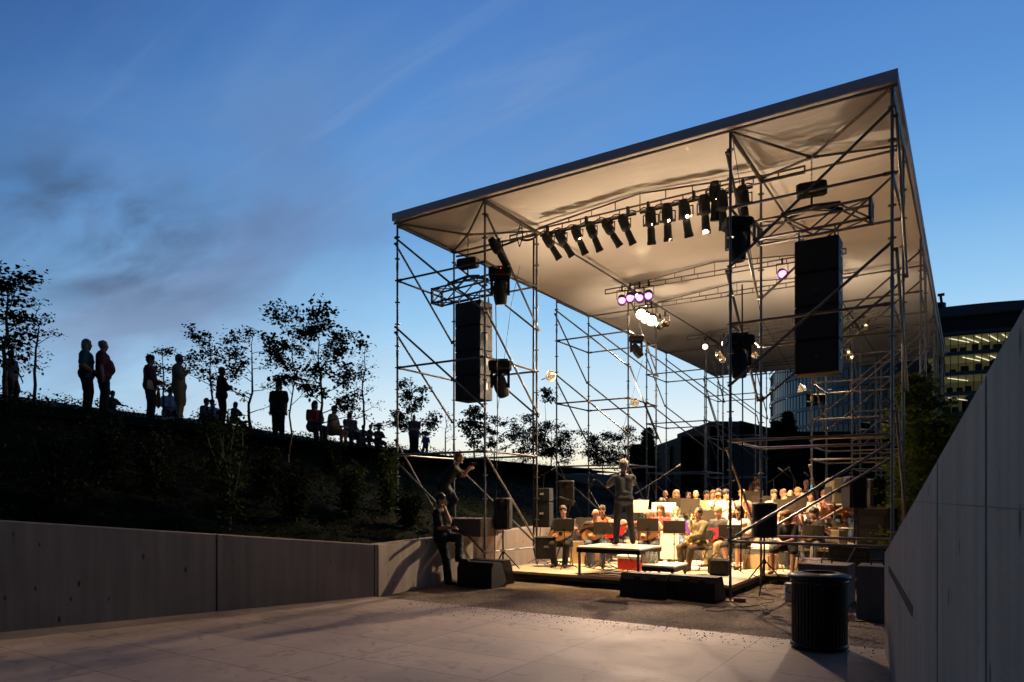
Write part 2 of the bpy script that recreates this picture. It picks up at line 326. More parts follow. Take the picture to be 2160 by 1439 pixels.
JN=mat('dark_joint',(.06,.055,.05),.9); JW=mat('form_joint',(.19,.175,.135),.9)
j=MB(); dr=Vector((-.135,1,0)).normalized(); nr=Vector((-1,-.135,0)).normalized()
def on_wall(px,py):          # ray against the wall face
    d=D(px,py,1)-Vector((0,0,CAMZ)); s=(-.63+7.8*.135)/(d.x+.135*d.y); return Vector((0,0,CAMZ))+d*s
for px in (1978,2081):
    p=on_wall(px,1250); t=rz_(p.y)
    zt=t-.02
    Mx=Matrix((dr,nr,(0,0,1))).transposed()
    j.box(Vector((p.x,p.y,zt/2))+nr*.0015,(.0022,.004,zt),M=Mx)
p0=on_wall(1895,1056);p1=on_wall(2160,1075); mid=(Vector((rw(8.2),8.2,0))+Vector((rw(-2),-2,0)))/2
ys=9.28-(1.768-1.156)/.163; a=Vector((rw(ys-.05),ys-.05,1.768)); b=Vector((rw(-3),-3,1.768))
j.box((a+b)/2+nr*.0015,((a-b).length,.004,.004),M=Mx)
j.build('panel_joint',JW,rwall)
sl=MB(); q=[on_wall(*p) for p in ((1875,1192),(1926,1279),(1925,1302),(1875,1206))]
sl.add([v+nr*.004 for v in q]+[v-nr*.01 for v in q],[(0,1,2,3),(7,6,5,4),(0,4,5,1),(1,5,6,2),(2,6,7,3),(3,7,4,0)])
sl.build('wall_slot',mat('slot_mesh',(.06,.058,.05),.8,.2,.8,90,bump=.8,bscale=160),rwall)
# ---- left retaining wall ----
A=W(0,1335); B=W(797,1258); dA=(B-A).normalized(); A0=A-dA*9
def topz(px,py_top,p): return CAMZ+(CY-py_top)/F*((p-Vector((0,0,0))).dot(VW))
tA=topz(0,1098,A); tB=topz(790,1149,B); sl_=(tB-tA)/(B-A).length
lw=thing('retaining_wall','long board marked concrete retaining wall below the planted bank on the left','wall',(B.x,B.y,0))
splits=[]
for px in (457,790):
    d=D(px,CY,1); n_=Vector((-dA.y,dA.x,0)); s=(A.dot(n_))/(Vector((d.x,d.y,0)).dot(n_)); splits.append(Vector((d.x,d.y,0))*s)
segs=[(A0,splits[0]-dA*.014),(splits[0]+dA*.014,splits[1]-dA*.012),(splits[1]+dA*.012,B)]
for a,b in segs:
    za=tA+sl_*(a-A).dot(dA); zb=tA+sl_*(b-A).dot(dA)
    wall_mesh([a[:2],b[:2]],[za,zb],.30,1).build('wall_panel',CONC,lw)
wall_mesh([(splits[0]-dA*.05-Vector((dA.y,-dA.x,0))*.03)[:2],(splits[1]+dA*.05-Vector((dA.y,-dA.x,0))*.03)[:2]],[1.1,.8],.2,1).build('joint_filler',JN,lw)
C0=W(806,1258); C1=W(905,1238); d2=(C1-C0).normalized(); d2=Vector((-.27,1,0)).normalized()
G=[Vector((B.x+.02,B.y,0)),Vector((-9.15,12.3,0)),Vector((-9.4,14.6,0)),Vector((-10.0,20,0)),Vector((-11.6,26,0)),Vector((-17,44,0))]
tz2=[tB,.98,1.0,1.05,1.1,1.2]
lw2=thing('retaining_wall','low stage side concrete retaining wall where the man in black leans','wall',(G[0].x,G[0].y,0))
wall_mesh([p[:2] for p in G],tz2,.30,1).build('wall_panel',CONC,lw2)
# ---- bank ----
foot=[A0]+[A,A.lerp(B,.5),B]+G[1:]
footz=[tA+sl_*(A0-A).dot(dA),tA,(tA+tB)/2,tB]+tz2[1:]
cr=[D(-420,800,10.5),D(0,838,13.4),D(205,866,17),D(467,896,20.6),D(700,935,26),D(873,955,32),D(1060,984,44),D(1250,1002,64)]
crest=[cr[0],cr[1],cr[2],cr[3],cr[4],cr[5],cr[6],cr[7],cr[7]+(cr[7]-cr[6])]
crz=[c.z-.04 for c in crest]; crz[0]=3.35; crz[8]=crz[7]
crest=[Vector((c.x,c.y,z)) for c,z in zip(crest,crz)]
def lerpl(l,t):
    i=min(int(t),len(l)-2); return l[i]+(l[i+1]-l[i])*(t-i)
NU,NV=120,34; bv=[];bf=[]
footv=[Vector((p.x,p.y,z-.12)) for p,z in zip(foot,footz)]
for i in range(NU+1):
    t=i/NU*(len(footv)-1); a=lerpl(footv,t); b=lerpl(crest,t)
    hd=(Vector((b.x-a.x,b.y-a.y,0))).normalized()
    a=a+hd*.2
    for k in range(NV+1):
        u=k/NV; p=a.lerp(b,u); p.z=a.z+(b.z-a.z)*(u**.9)+ (0 if k in(0,NV) else rnd.uniform(-.04,.04)+.06*math.sin(i*.6+k*.9))
        bv.append(p)
    for m_ in (6,40): bv.append(b+hd*m_)
M2=NV+3
for i in range(NU):
    for k in range(M2-1): bf.append((i*M2+k,(i+1)*M2+k,(i+1)*M2+k+1,i*M2+k+1))
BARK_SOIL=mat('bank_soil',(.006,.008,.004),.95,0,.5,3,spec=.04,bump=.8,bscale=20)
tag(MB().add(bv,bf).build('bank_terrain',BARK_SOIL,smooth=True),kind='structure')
bvh=BVHTree.FromPolygons(bv,bf)
def bankz(x,y):
    h=bvh.ray_cast(Vector((x,y,50)),Vector((0,0,-1))); return h[0].z if h[0] else 0
def bank_px(px,py):
    o=Vector((0,0,CAMZ)); d=(D(px,py,1)-o).normalized(); h=bvh.ray_cast(o,d); return h[0]
# low parapet on the crest
pw=thing('parapet_wall','low pale parapet wall along the top of the planted bank','wall',(crest[2].x,crest[2].y,3.5))
cp=[]
for i in range(1,9):
    a=crest[i]; f=lerpl(footv,min(i,len(footv)-1)); hd=Vector((a.x-f.x,a.y-f.y,0)).normalized(); cp.append(a+hd*1.3)
wall_mesh([c[:2] for c in cp],[c.z+.26 for c in cp],.35,1,[c.z-.5 for c in cp]).build('wall_panel',concrete('parapet_concrete',(.27,.28,.29)),pw)
# ---- leaves ----
def leafmat(name,col,var=.45,trans=.25):
    m=bpy.data.materials.new(name); m.use_nodes=True; t=m.node_tree; t.nodes.clear(); L=t.links.new
    b=N('ShaderNodeBsdfPrincipled',t); o=N('ShaderNodeOutputMaterial',t); b.inputs['Roughness'].default_value=.8; b.inputs['Specular IOR Level'].default_value=.05
    tc=N('ShaderNodeTexCoord',t); n=N('ShaderNodeTexNoise',t); n.inputs['Scale'].default_value=2.2; L(tc.outputs['Object'],n.inputs['Vector'])
    mx=N('ShaderNodeMix',t,data_type='RGBA'); mx.inputs[6].default_value=tuple(v*(1-var) for v in col)+(1,); mx.inputs[7].default_value=tuple(v*(1+var) for v in col)+(1,); L(n.outputs[0],mx.inputs[0]); L(mx.outputs[2],b.inputs['Base Color'])
    tr=N('ShaderNodeBsdfTranslucent',t); L(mx.outputs[2],tr.inputs[0]); ms=N('ShaderNodeMixShader',t); ms.inputs[0].default_value=trans; L(b.outputs[0],ms.inputs[1]); L(tr.outputs[0],ms.inputs[2]); L(ms.outputs[0],o.inputs[0]); return m
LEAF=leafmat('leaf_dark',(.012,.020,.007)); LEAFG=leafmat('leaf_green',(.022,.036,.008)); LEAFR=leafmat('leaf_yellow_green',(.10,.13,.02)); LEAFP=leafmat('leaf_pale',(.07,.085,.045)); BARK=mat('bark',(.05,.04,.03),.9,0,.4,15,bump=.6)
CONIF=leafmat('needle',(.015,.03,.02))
BLOOM=mat('blossom',(.5,.5,.45),.7)
def leaf(mb,p,s,r,up=.3):
    d=Vector((r.gauss(0,1),r.gauss(0,1),r.gauss(0,.6)-.25)).normalized(); n=Vector((r.gauss(0,.5),r.gauss(0,.5),1)).normalized(); w=d.cross(n).normalized()*s*.36
    mb.add([p,p+d*s*.45+w,p+d*s,p+d*s*.5-w],[(0,1,2,3)])
def leafclump(mb,c,rad,n,s,r,flat=.6):
    for _ in range(n):
        p=c+Vector((r.gauss(0,rad*.5),r.gauss(0,rad*.5),r.gauss(0,rad*.5*flat))); leaf(mb,p,s*r.uniform(.6,1.25),r)
def tree(base,H,spread,seed,label,group=None,first=.25,tiers=9,leafs=26,ls=.12,lm=None,name='tree',rad=None,bare=0,clump=.2,top=1):
    r=random.Random(seed); base=Vector(base)
    t=thing(name,label,'tree',base,0,group); tb=MB(); lb=MB()
    rad=rad or H*.012+.012
    pts=[base-Vector((0,0,.1))]; lean=Vector((r.uniform(-.05,.05),r.uniform(-.05,.05),0))
    for k in range(1,9): pts.append(base+Vector((lean.x*H*k/8+r.gauss(0,.012*H),lean.y*H*k/8+r.gauss(0,.012*H),H*k/8)))
    for k in range(8): tb.tube(pts[k],pts[k+1],rad*(1-k/9.2),rad*(1-(k+1)/9.2),7)
    def limb(p,d,L,rr,dep):
        q=p
        for s in range(3):
            d=(d+Vector((r.gauss(0,.16),r.gauss(0,.16),.05+r.gauss(0,.1)))).normalized(); e=q+d*L/3; tb.tube(q,e,rr*(1-s*.28),rr*(1-(s+1)*.28),5,cap=False); q=e
            if dep>0 and s>0 or (dep>0 and L>.9):
                dd=(d+Vector((r.gauss(0,.7),r.gauss(0,.7),r.gauss(.1,.35)))).normalized(); limb(e,dd,L*r.uniform(.4,.65),rr*.55,dep-1)
            if s>=1 and r.random()>bare: leafclump(lb,e,clump*r.uniform(.7,1.3),int(leafs*r.uniform(.4,1.1)),ls,r,.45)
        if r.random()>bare*.6: leafclump(lb,q,clump*1.15,leafs,ls,r,.45)
    for k in range(tiers):
        u=first+(1-first)*(k+.3*r.random())/tiers; f=u*8; i=min(int(f),7); p=pts[i].lerp(pts[i+1],f-i)
        L=spread*(1.0-.62*((u-first)/(1-first))**1.5)*r.uniform(.65,1.15); a=k*2.4+r.uniform(-.5,.5)
        limb(p,Vector((math.cos(a),math.sin(a),r.uniform(.15,.7))),L,rad*.42*(1-u*.5),1 if L<1 else 2)
    leafclump(lb,pts[8],clump,int(leafs*top),ls,r)
    tb.build('trunk',BARK,t,smooth=True)
    if lb.f: lb.build('crown',lm or LEAF,t)
    return t
# bank ground cover
def cover():
    mb=MB(); r=random.Random(3)
    for _ in range(42000):
        t=r.uniform(.8,6.3); u=r.random()**.8; a=lerpl(footv,t); b=lerpl(crest,t); p=a.lerp(b,u)
        z=bankz(p.x,p.y)
        if z<.3: continue
        nn=.5+.5*math.sin(p.x*2.3+1)*math.sin(p.y*1.9)
        if r.random()>.35+.65*nn: continue
        leaf(mb,Vector((p.x,p.y,z+r.uniform(.0,.16+.2*nn))),r.uniform(.04,.09),r)
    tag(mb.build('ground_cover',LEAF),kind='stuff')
cover()
def shrub(px,py,H,w,seed,label,lm=None,base=None,dens=1,ls=.09):
    b=base or bank_px(px,py)
    if b is None: return
    r=random.Random(seed); t=thing('shrub',label,'shrub',b,0,'shrubs on the bank' if base is None else None); st=MB(); lb=MB()
    for k in range(9):
        a=r.uniform(0,6.28); q=b
        d=Vector((math.cos(a)*w*.5/H*r.random(),math.sin(a)*w*.5/H*r.random(),1)).normalized()
        for s in range(4):
            e=q+d*H/4*r.uniform(.7,1.1); st.tube(q,e,.012,.008,4); q=e; d=(d+Vector((r.gauss(0,.12),r.gauss(0,.12),0))).normalized()
            leafclump(lb,e,w*.26,int(34*dens),ls,r,1)
    st.build('stem',BARK,t); lb.build('foliage',lm or LEAF,t)
for k,(px,py,H,w,lab) in enumerate([(120,1060,1.0,.9,'dark low shrub at the far left of the bank above the wall'),(330,1040,1.1,1,'dark rounded shrub on the bank left of the tall green shrub'),
    (485,1120,1.9,.8,'tall green upright shrub just above the retaining wall joint'),(460,1000,1.3,.8,'bushy dark shrub higher up behind the tall green shrub'),(625,1100,1.0,.6,'small leafy shrub on the bank right of the tall green shrub'),
    (740,1090,1.0,.7,'yellow green shrub on the bank left of the first scaffold post'),(820,1085,1.4,.8,'leafy shrub growing around the outermost scaffold post'),(560,1050,.9,.7,'low loose shrub below the middle sapling on the bank'),
    (700,1000,.8,.7,'low shrub under the seated listeners on the bank'),(860,1115,.7,.5,'small shrub behind the man leaning on the wall'),(220,1000,.9,.9,'dark shrub below the standing couple on the bank')]):
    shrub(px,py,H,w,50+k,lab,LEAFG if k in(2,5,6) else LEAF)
def T(px,pyb,pyt,wpx,seed,label,s=None,**k):
    b=bank_px(px,pyb)
    if b is None or s:
        p=D(px,pyb,s or 20); b=Vector((p.x,p.y,p.z))
    s=b.dot(VW); H=(pyb-pyt)*s/F; return tree(b,H,wpx/2*s/F,seed,label,**k)
GT='young trees on the bank'
T(12,838,568,150,1,'dense dark tree at the far left edge above the bank',s=13.2,first=.12,tiers=13,leafs=17,ls=.1,rad=.05,clump=.26)
T(72,836,640,80,2,'thin pale leaved sapling right of the far left tree',s=15,tiers=8,leafs=10,ls=.07,bare=.3,lm=LEAFP)
T(345,862,735,60,3,'slight sapling between the woman in black and the man with hand at mouth',s=21,tiers=7,leafs=12,ls=.09,group=GT)
T(449,888,722,180,4,'spreading young tree behind the person in black with folded arms',s=20,first=.3,tiers=10,leafs=17,ls=.10,group=GT)
T(528,905,700,120,5,'slender upright young tree left of the tallest young tree',tiers=11,first=.15,leafs=11,ls=.09,group=GT)
T(608,1000,668,230,6,'tallest young tree with layered leaf clusters on the bank',first=.42,tiers=9,leafs=17,ls=.11,group=GT,rad=.03,clump=.2)
T(680,950,690,230,7,'wide young tree right of the tallest one with pale blossom',first=.2,tiers=10,leafs=17,ls=.11,group=GT,clump=.22)
T(765,915,735,60,8,'nearly bare sapling above the seated children on the parapet',s=26,tiers=12,leafs=5,ls=.08,bare=.5,group=GT)
T(870,955,808,85,9,'leafy tree behind the pair standing beside the scaffold',s=36,tiers=13,leafs=18,ls=.16,group='trees beyond the bank',first=.15,clump=.3)
T(940,960,862,45,10,'bare twiggy sapling right of the pair beside the scaffold',s=38,tiers=10,leafs=3,ls=.1,bare=.7,group='trees beyond the bank')
T(1000,965,862,60,11,'small open tree right behind the left speaker stack',s=40,tiers=11,leafs=22,ls=.18,group='trees beyond the bank',first=.1,clump=.3)
T(1043,970,880,55,12,'small fuzzy tree between the first tower legs',s=42,tiers=11,leafs=18,ls=.15,bare=.3,group='trees beyond the bank',first=.1)
T(1105,985,884,80,13,'bushy tree left of the rear leg of the first tower',s=44,tiers=12,leafs=18,ls=.16,group='trees beyond the bank',first=.05,clump=.38)
T(1165,990,896,95,14,'bushy tree between the first and second scaffold towers',s=46,tiers=13,leafs=18,ls=.16,group='trees beyond the bank',first=.05,clump=.4)
T(1149,960,826,36,15,'lone tall stemmed sapling with a small tuft of leaves',s=30,tiers=3,first=.8,leafs=20,ls=.12,group='trees beyond the bank',rad=.02)
T(1272,1000,916,80,16,'round leafy tree low behind the second scaffold tower',s=48,tiers=12,leafs=18,ls=.16,group='trees beyond the bank',first=.05,clump=.42)
T(1318,1000,905,70,17,'leafy tree directly left of the conifer',s=48,tiers=12,leafs=18,ls=.16,group='trees beyond the bank',first=.05,clump=.4)
def conifer(px,pyb,pyt,s,seed,label,wf=.2):
    p=D(px,pyb,s); H=(pyb-pyt)*s/F; r=random.Random(seed); t=thing('conifer_tree',label,'tree',p); tb=MB().tube(p,p+Vector((0,0,H)),.12,.02,7); lb=MB()
    for k in range(26):
        z=H*(.05+.93*k/26); L=H*wf*(1-k/27)*r.uniform(.75,1.2)+.1
        for q in range(8):
            a=q*.785+k+r.uniform(-.3,.3); e=p+Vector((math.cos(a)*L,math.sin(a)*L,z-.25*L)); c=p+Vector((0,0,z)); tb.tube(c,e,.02,.006,4,cap=False)
            for m_ in range(9): leafclump(lb,c.lerp(e,(m_+1)/9),.09+.02*m_,5,.22,r,.6)
    tb.build('trunk',BARK,t); lb.build('foliage',CONIF,t)
conifer(1367,1010,902,50,21,'dark pointed conifer behind the conductor')
conifer(1340,1010,938,50,22,'shorter dark conifer just left of the pointed one')
# ---- buildings ----
GLASS=mat('dark_blue_glass',(.014,.026,.05),.10,.0,.3,.15,spec=.7); BAND=mat('grey_cladding',(.11,.135,.17),.5,.2,.2,.4); DARKW=mat('dark_brick_wall',(.018,.013,.011),.85,0,.4,3,spec=.1); ROOFM=mat('flat_roof',(.03,.035,.04),.9,spec=.1)
LITC=mat('glowing_ceiling',(.4,.36,.18),.8,emit=.08,ecol=(.55,.52,.26)); STRIP=mat('light_strip',(1,.9,.6),.5,emit=1.1,ecol=(1,.93,.62)); MULL=mat('window_mullion',(.02,.025,.03),.5); ROOMW=mat('glowing_back_wall',(.3,.27,.14),.8,emit=.03,ecol=(.5,.5,.28))  # ceiling and back wall glow faintly in place of bounced strip light
def tower_block():
    dn=200/math.sqrt(1+(920/F)**2); c=D(2000,CY,dn); c.z=0; R=40.0; near=160/math.sqrt(1+(920/F)**2)
    def hz(y): return CAMZ+(CY-y)*near/F
    def ang(px):
        d=D(px,CY,1); d=Vector((d.x,d.y,0)).normalized(); oc=-c; b=d.dot(oc); cc=oc.dot(oc)-R*R; q=b*b-cc
        if q<0: return None
        h=d*(-b-math.sqrt(q)); return math.atan2(h.y-c.y,h.x-c.x)
    t=thing('glass_building','big round glass office building with lit floors behind the scaffold','building',c)
    floors=[(710,744),(752,786),(794,828),(836,870),(878,912),(920,954),(962,996)]
    litr={0:[(1992,2160)],1:[(1992,2120),(1952,1978)],2:[(1988,2105),(1700,1745)],3:[(1990,2040)],4:[(1815,1835),(1860,1905)],5:[(1805,1905)]}
    a0=ang(2159)-.9; a1=ang(1640)+1.1; n=150
    def arc(mb,z0,z1,r,aa,ab,k=1):
        m=max(1,int(abs(ab-aa)/.03)); vs=[];fs=[]
        for i in range(m+1):
            a=aa+(ab-aa)*i/m
            for z in (z0,z1): vs.append((c.x+r*math.cos(a),c.y+r*math.sin(a),z))
        for i in range(m): fs.append((2*i,2*i+2,2*i+3,2*i+1))
        mb.add(vs,fs)
    top=MB(); arc(top,hz(668),hz(648),R+.4,0,2*math.pi); arc(top,hz(709),hz(702),R+.4,0,2*math.pi)
    vs=[(c.x+(R+.4)*math.cos(i*.1),c.y+(R+.4)*math.sin(i*.1),hz(650)) for i in range(63)]; top.add(vs,[tuple(range(63))]); top.build('roof_band',BAND,t)
    g=MB(); arc(g,hz(702),hz(668),R-1,0,2*math.pi); g.build('top_storey',mat('top_storey',(.012,.016,.022),.5),t)
    for k,(yt,yb) in enumerate(floors):
        z1,z0=hz(yt),hz(yb)
        b=MB(); arc(b,hz(yb+8),z0,R+.35,0,2*math.pi); arc(b,z0,z0+.01,R+.35,0,6.283); b.build('floor_band',BAND,t)
        gl=MB(); lits=litr.get(k,[]); segs=[]
        for (pa,pb) in lits:
            aa=ang(pa); ab=ang(pb)
            if aa is None or ab is None: continue
            segs.append((min(aa,ab),max(aa,ab)))
        segs.sort(); cur=0.0; full=2*math.pi
        sn=[((s%full),(s%full)+(e-s)) for s,e in segs]; sn.sort()
        for s,e in sn: arc(gl,z0,z1,R,cur,s); cur=e
        arc(gl,z0,z1,R,cur,full); gl.build('glass_storey',GLASS,t)
        ml=MB()
        for i in range(200):
            a=i*full/200; ml.box((c.x+(R+.03)*math.cos(a),c.y+(R+.03)*math.sin(a),(z0+z1)/2),(.12,.12,z1-z0),a)
        ml.build('mullions',MULL,t)
        for s,e in sn:
            w=MB(); m=max(2,int((e-s)/.03)); r=random.Random(k)
            for i in range(m):
                x0=s+(e-s)*i/m; x1=s+(e-s)*(i+1)/m
                P=lambda a,rr,z:(c.x+rr*math.cos(a),c.y+rr*math.sin(a),z)
                w.add([P(x0,R-.1,z1-.05),P(x1,R-.1,z1-.05),P(x1,R-12,z1-.05),P(x0,R-12,z1-.05)],[(0,1,2,3)],0)
                w.add([P(x0,R-9,z0),P(x1,R-9,z0),P(x1,R-9,z1),P(x0,R-9,z1)],[(0,1,2,3)],2)
            for i in range(int((e-s)*R/2.2)):
                a=s+2.2/R*(i+.4)
                for rr in ((R-1.3,R-8.5),):
                    if r.random()<.2: continue
                    am=a+.03; u0=P(a,rr[0],z1-.18); u1=P(a+.10,rr[1]+r.uniform(0,2),z1-.18)
                    w.tube(u0,u1,.08,n=4,mi=1)
            for i in range(int((e-s)*R/1.8)):
                a=s+1.8/R*(i+r.random()); w.box((c.x+(R-2)*math.cos(a),c.y+(R-2)*math.sin(a),z0+r.uniform(.3,.7)),(1.0,1.0,r.uniform(.8,1.8)),a,3)
            w.build('lit_window',[LITC,STRIP,ROOMW,MULL],t)
    # base
    ba=MB(); arc(ba,0,hz(1004),R,0,6.283); ba.build('base_storey',DARKW,t)
    d=MB(); p=D(2003,640,near+12); d.lathe((p.x,p.y,0),[(2.9,hz(652)),(2.9,hz(637)),(0.01,hz(636.5))],28); d.build('roof_drum',BAND,t)
    p=D(1976,640,near+6); m_=MB(); m_.lathe((p.x,p.y,0),[(1.6,hz(652)),(1.6,hz(624)),(.01,hz(623))],16); m_.tube((p.x+1,p.y,hz(640)),D(1984,623,near+6),.25); m_.box(D(1985,622,near+6),(1.2,.4,.5)); m_.build('roof_crane',DARKM,t)
tower_block()
def ray_box(px0,px1,yt,s,depth,name,label,m,ytr=None,parts=None):
    a=D(px0,CY,s); b=D(px1,CY,s); a.z=b.z=0; n=VW*depth; z0=CAMZ+(CY-yt)*s/F; z1=CAMZ+(CY-(ytr or yt))*s/F
    t=thing(name,label,'building',(a+b)/2)
    vs=[a,b,b+n,a+n]; zz=[z0,z1,z1,z0]
    MB().add(vs+[v+Vector((0,0,z)) for v,z in zip(vs,zz)],[(0,1,5,4),(1,2,6,5),(2,3,7,6),(3,0,4,7),(4,5,6,7)]).build('wall',m,t)
    rf=MB(); o=.3; rf.add([v+Vector((0,0,z+.003)) for v,z in zip([a-VW*o,b-VW*o,b+n,a+n],zz)]+[v+Vector((0,0,z+.35)) for v,z in zip([a-VW*o,b-VW*o,b+n,a+n],zz)],[(0,1,5,4),(1,2,6,5),(2,3,7,6),(3,0,4,7),(4,5,6,7),(3,2,1,0)]); rf.build('roof',ROOFM,t)
    return t
ray_box(1413,1442,948,78,10,'low_building','small low dark block at the left end of the buildings',DARKW)
ray_box(1436,1512,928,74,14,'low_building','flat roofed dark block right of the conifer',DARKW)
ray_box(1498,1562,897,70,14,'low_building','dark block with brown flank behind the middle scaffold posts',DARKW)
ray_box(1560,1640,896,66,14,'low_building','dark building with a sloping grey roof left of the glass tower',DARKW,916)
ray_box(1618,1930,920,58,12,'low_building','long dark wall like building in front of the glass tower',mat('grey_brick',(.013,.013,.015),.85,0,.4,3,spec=.1))
conifer(1662,925,868,57,23,'small dark conifer in front of the curved glass facade',.3)
conifer(1638,925,890,57,24,'smallest dark conifer at the foot of the glass facade',.35)
for k,(px,pt,w) in enumerate([(1400,985,60),(1440,990,70),(1500,985,80),(1560,1000,60),(1230,1010,60),(1290,1005,60)]):
    b=D(px,1048,30+k); b.z=.3; Ht=(1055-pt)*(30+k)/F
    shrub(0,0,Ht,w*(30+k)/F*1.6,80+k,['dark leafy bush behind the stage left of the rear players','broad dark bush directly behind the bald rear player','wide dark bush behind the centre of the rear row','dark bush by the middle scaffold post behind the stage','dark bush behind the second tower left of the conductor','dark bush behind the conductor at the bank end'][k],LEAF,base=b,dens=1.6,ls=.16)
# green vine maple by the right wall
for k,(px,s,pt,lab) in enumerate([(1950,15.5,800,'bright green bushy tree behind the sloping wall'),(1942,17.5,880,'lower yellow green bush left of the bright green tree'),(2000,13.2,900,'green bush hard against the sloping wall top'),(1925,20,960,'dark green bush behind the black loudspeakers on the right')]):
    b=D(px,CY,s); b.z=0; H=CAMZ+(CY-pt)*s/F
    tree(b,H,.62,100+k,lab,first=.1,tiers=26,leafs=46,ls=.11,lm=LEAFR,name='leafy_tree',rad=.03,clump=.3)

# dark wooded rise closing the view between the bank and the buildings
hv=[];hf=[];hr=random.Random(11); n=40
for i in range(n+1):
    px=1120+i*9; s=95
    for k,(ds,yt) in enumerate(((-8,1052),(0,1004+6*math.sin(i*.7)+hr.uniform(-2,2)),(14,1000+5*math.sin(i*.5)),(40,1052))):
        p=D(px,CY,s+ds); hv.append((p.x,p.y,max(-.02,CAMZ+(CY-yt)*(s+ds)/F) if k in(1,2) else -.02))
for i in range(n):
    for k in range(3): hf.append((i*4+k,(i+1)*4+k,(i+1)*4+k+1,i*4+k+1))
tag(MB().add(hv,hf).build('wooded_rise',mat('wooded_rise',(.012,.018,.012),.95,0,.4,1,spec=.05),smooth=True),kind='structure')
# ================= SCAFFOLD AND CANOPY =================
XS=[-11.05,-8.60,-3.46,-1.0]; YS=[12.30,14.43,19.78,22.03,27.27,29.49,34.8,37.0]; RZ=8.29
def post(mb,x,y,z0,z1):
    mb.tube((x,y,z0),(x,y,z1),.0242,n=10)
    z=math.ceil(z0*2)/2+.26
    while z<z1-.1:
        mb.lathe((x,y,z),[(.024,-.012),(.062,-.006),(.062,.006),(.024,.012)],12); z+=.5
    z=1.0
    while z<z1-.3: 
        if z>z0+.2: mb.tube((x,y,z),(x,y,z+.16),.030,n=10)
        z+=2
def led(mb,a,b,r=.0242):
    a=Vector(a);b=Vector(b); d=(b-a).normalized(); a=a+d*.03; b=b-d*.03
    mb.tube(a,b,r,n=8)
    for p,q in((a,1),(b,-1)): 
        mb.tube(p,p+d*.09*q,r*1.35,n=8)
YL=['front','second','third','rearmost']
def tower(xi,yi,left):
    x0,x1=XS[xi],XS[xi+1]; y0,y1=YS[yi],YS[yi+1]; k=yi//2
    side='left' if left else 'right'
    lab={0:'%s scaffold tower nearest the viewer, with the hanging %s loudspeaker stack'%(side,side),1:'second %s scaffold tower counted from the front'%side,2:'third %s scaffold tower counted from the front'%side,3:'rearmost %s scaffold tower under the canopy end'%side}[k]
    t=thing('scaffold_tower',lab,'scaffold',(x0,y0,0),0,'scaffold towers carrying the canopy')
    fl,fr,bl,br=(x0,y0),(x1,y0),(x0,y1),(x1,y1)
    def base(p):
        if left and p[0]<-10: return max(bankz(p[0],p[1]),.2)
        return 0.0
    for p in (fl,fr,bl,br):
        m=MB(); z0=base(p); post(m,p[0],p[1],z0+.1,RZ-.24); m.tube((p[0],p[1],z0),(p[0],p[1],z0+.3),.018,n=8); m.build('post',GALV,t,smooth=False)
        MB().box((p[0],p[1],z0+.008),(.15,.15,.012)).build('base_plate',GALV,t)
    bot=.62 if left else 1.03
    levels=[bot,2.76,4.76,6.76] if k<1 else [1.0,2.76,4.76,6.76]
    if not left and k>0: levels+=[3.1]
    for z in levels:
        for a,b in((fl,fr),(fr,br),(bl,br),(fl,bl)):
            if left and z<1.2 and (a in(fl,bl) and a[0]<-10) : 
                if not(a==fl and b==fr and False): continue
            m=MB(); led(m,a+(z,),b+(z,)); m.build('ledger',GALV,t)
    for a,b in((bl,br),(fl,bl),(fr,br)):
        m=MB(); led(m,a+(RZ-.28,),b+(RZ-.28,)); m.build('ledger',GALV,t)
    # braces : from the outer top down to the inner side, two metres per lift
    out_f,in_f=(fl,fr) if left else (fr,fl); out_b,in_b=(bl,br) if left else (br,bl)
    def brace(a,za,b,zb,off):
        a=Vector(a+(za,)); b=Vector(b+(zb,)); o=Vector(off); m=MB(); m.tube(a+o,b+o,.0242,n=8)
        m.tube(a,a+o*1.4,.028,n=8); m.tube(b,b+o*1.4,.028,n=8); m.build('brace',GALV,t)
    for za,zb in((7.72,5.72),(5.68,3.70),(2.62,bot+.03)):
        brace(out_f,za,in_f,zb,(0,-.06,0)); brace(out_b,za,in_b,zb,(0,.06,0))
        brace(out_f,za-.1 if za>3 else 3.1,out_b,zb,(-.06 if left else .06,0,0))
        brace(in_f,za,in_b,zb,(.06 if left else -.06,0,0))
    if k==0:
        c=W(987,495,RZ-.28) if left else W(1712,332,RZ-.28)
        for p in (fl,fr,bl,br): 
            m=MB(); led(m,(c.x,c.y,c.z),p+(RZ-.22,)); m.build('roof_stay',GALV,t)
    if left is False and k in (1,2):   # guard rails of a working platform
        for z in (3.3,3.8,1.6):
            m=MB(); led(m,fl+(z,),fr+(z,)); m.build('guard_rail',GALV,t)
    return t
TW={}
for yi in (0,2,4,6): TW[0,yi]=tower(0,yi,True)
for yi in (0,2,4,6): TW[2,yi]=tower(2,yi,False)
for key,x,y,zz,col in(((0,2),XS[1],YS[3],1.98,'red'),((0,2),XS[1],YS[3],1.84,'blue'),((2,2),XS[2],YS[2],4.35,'yellow'),((2,2),XS[2],YS[2],2.05,'blue')):
    tm=mat('tape_'+col,{'red':(.6,.04,.04),'blue':(.05,.25,.65),'yellow':(.7,.5,.05)}[col],.5); m=MB(); m.tube((x,y,zz-.06),(x,y,zz+.06),.032,n=10); m.build('tape_band',tm,TW[key])
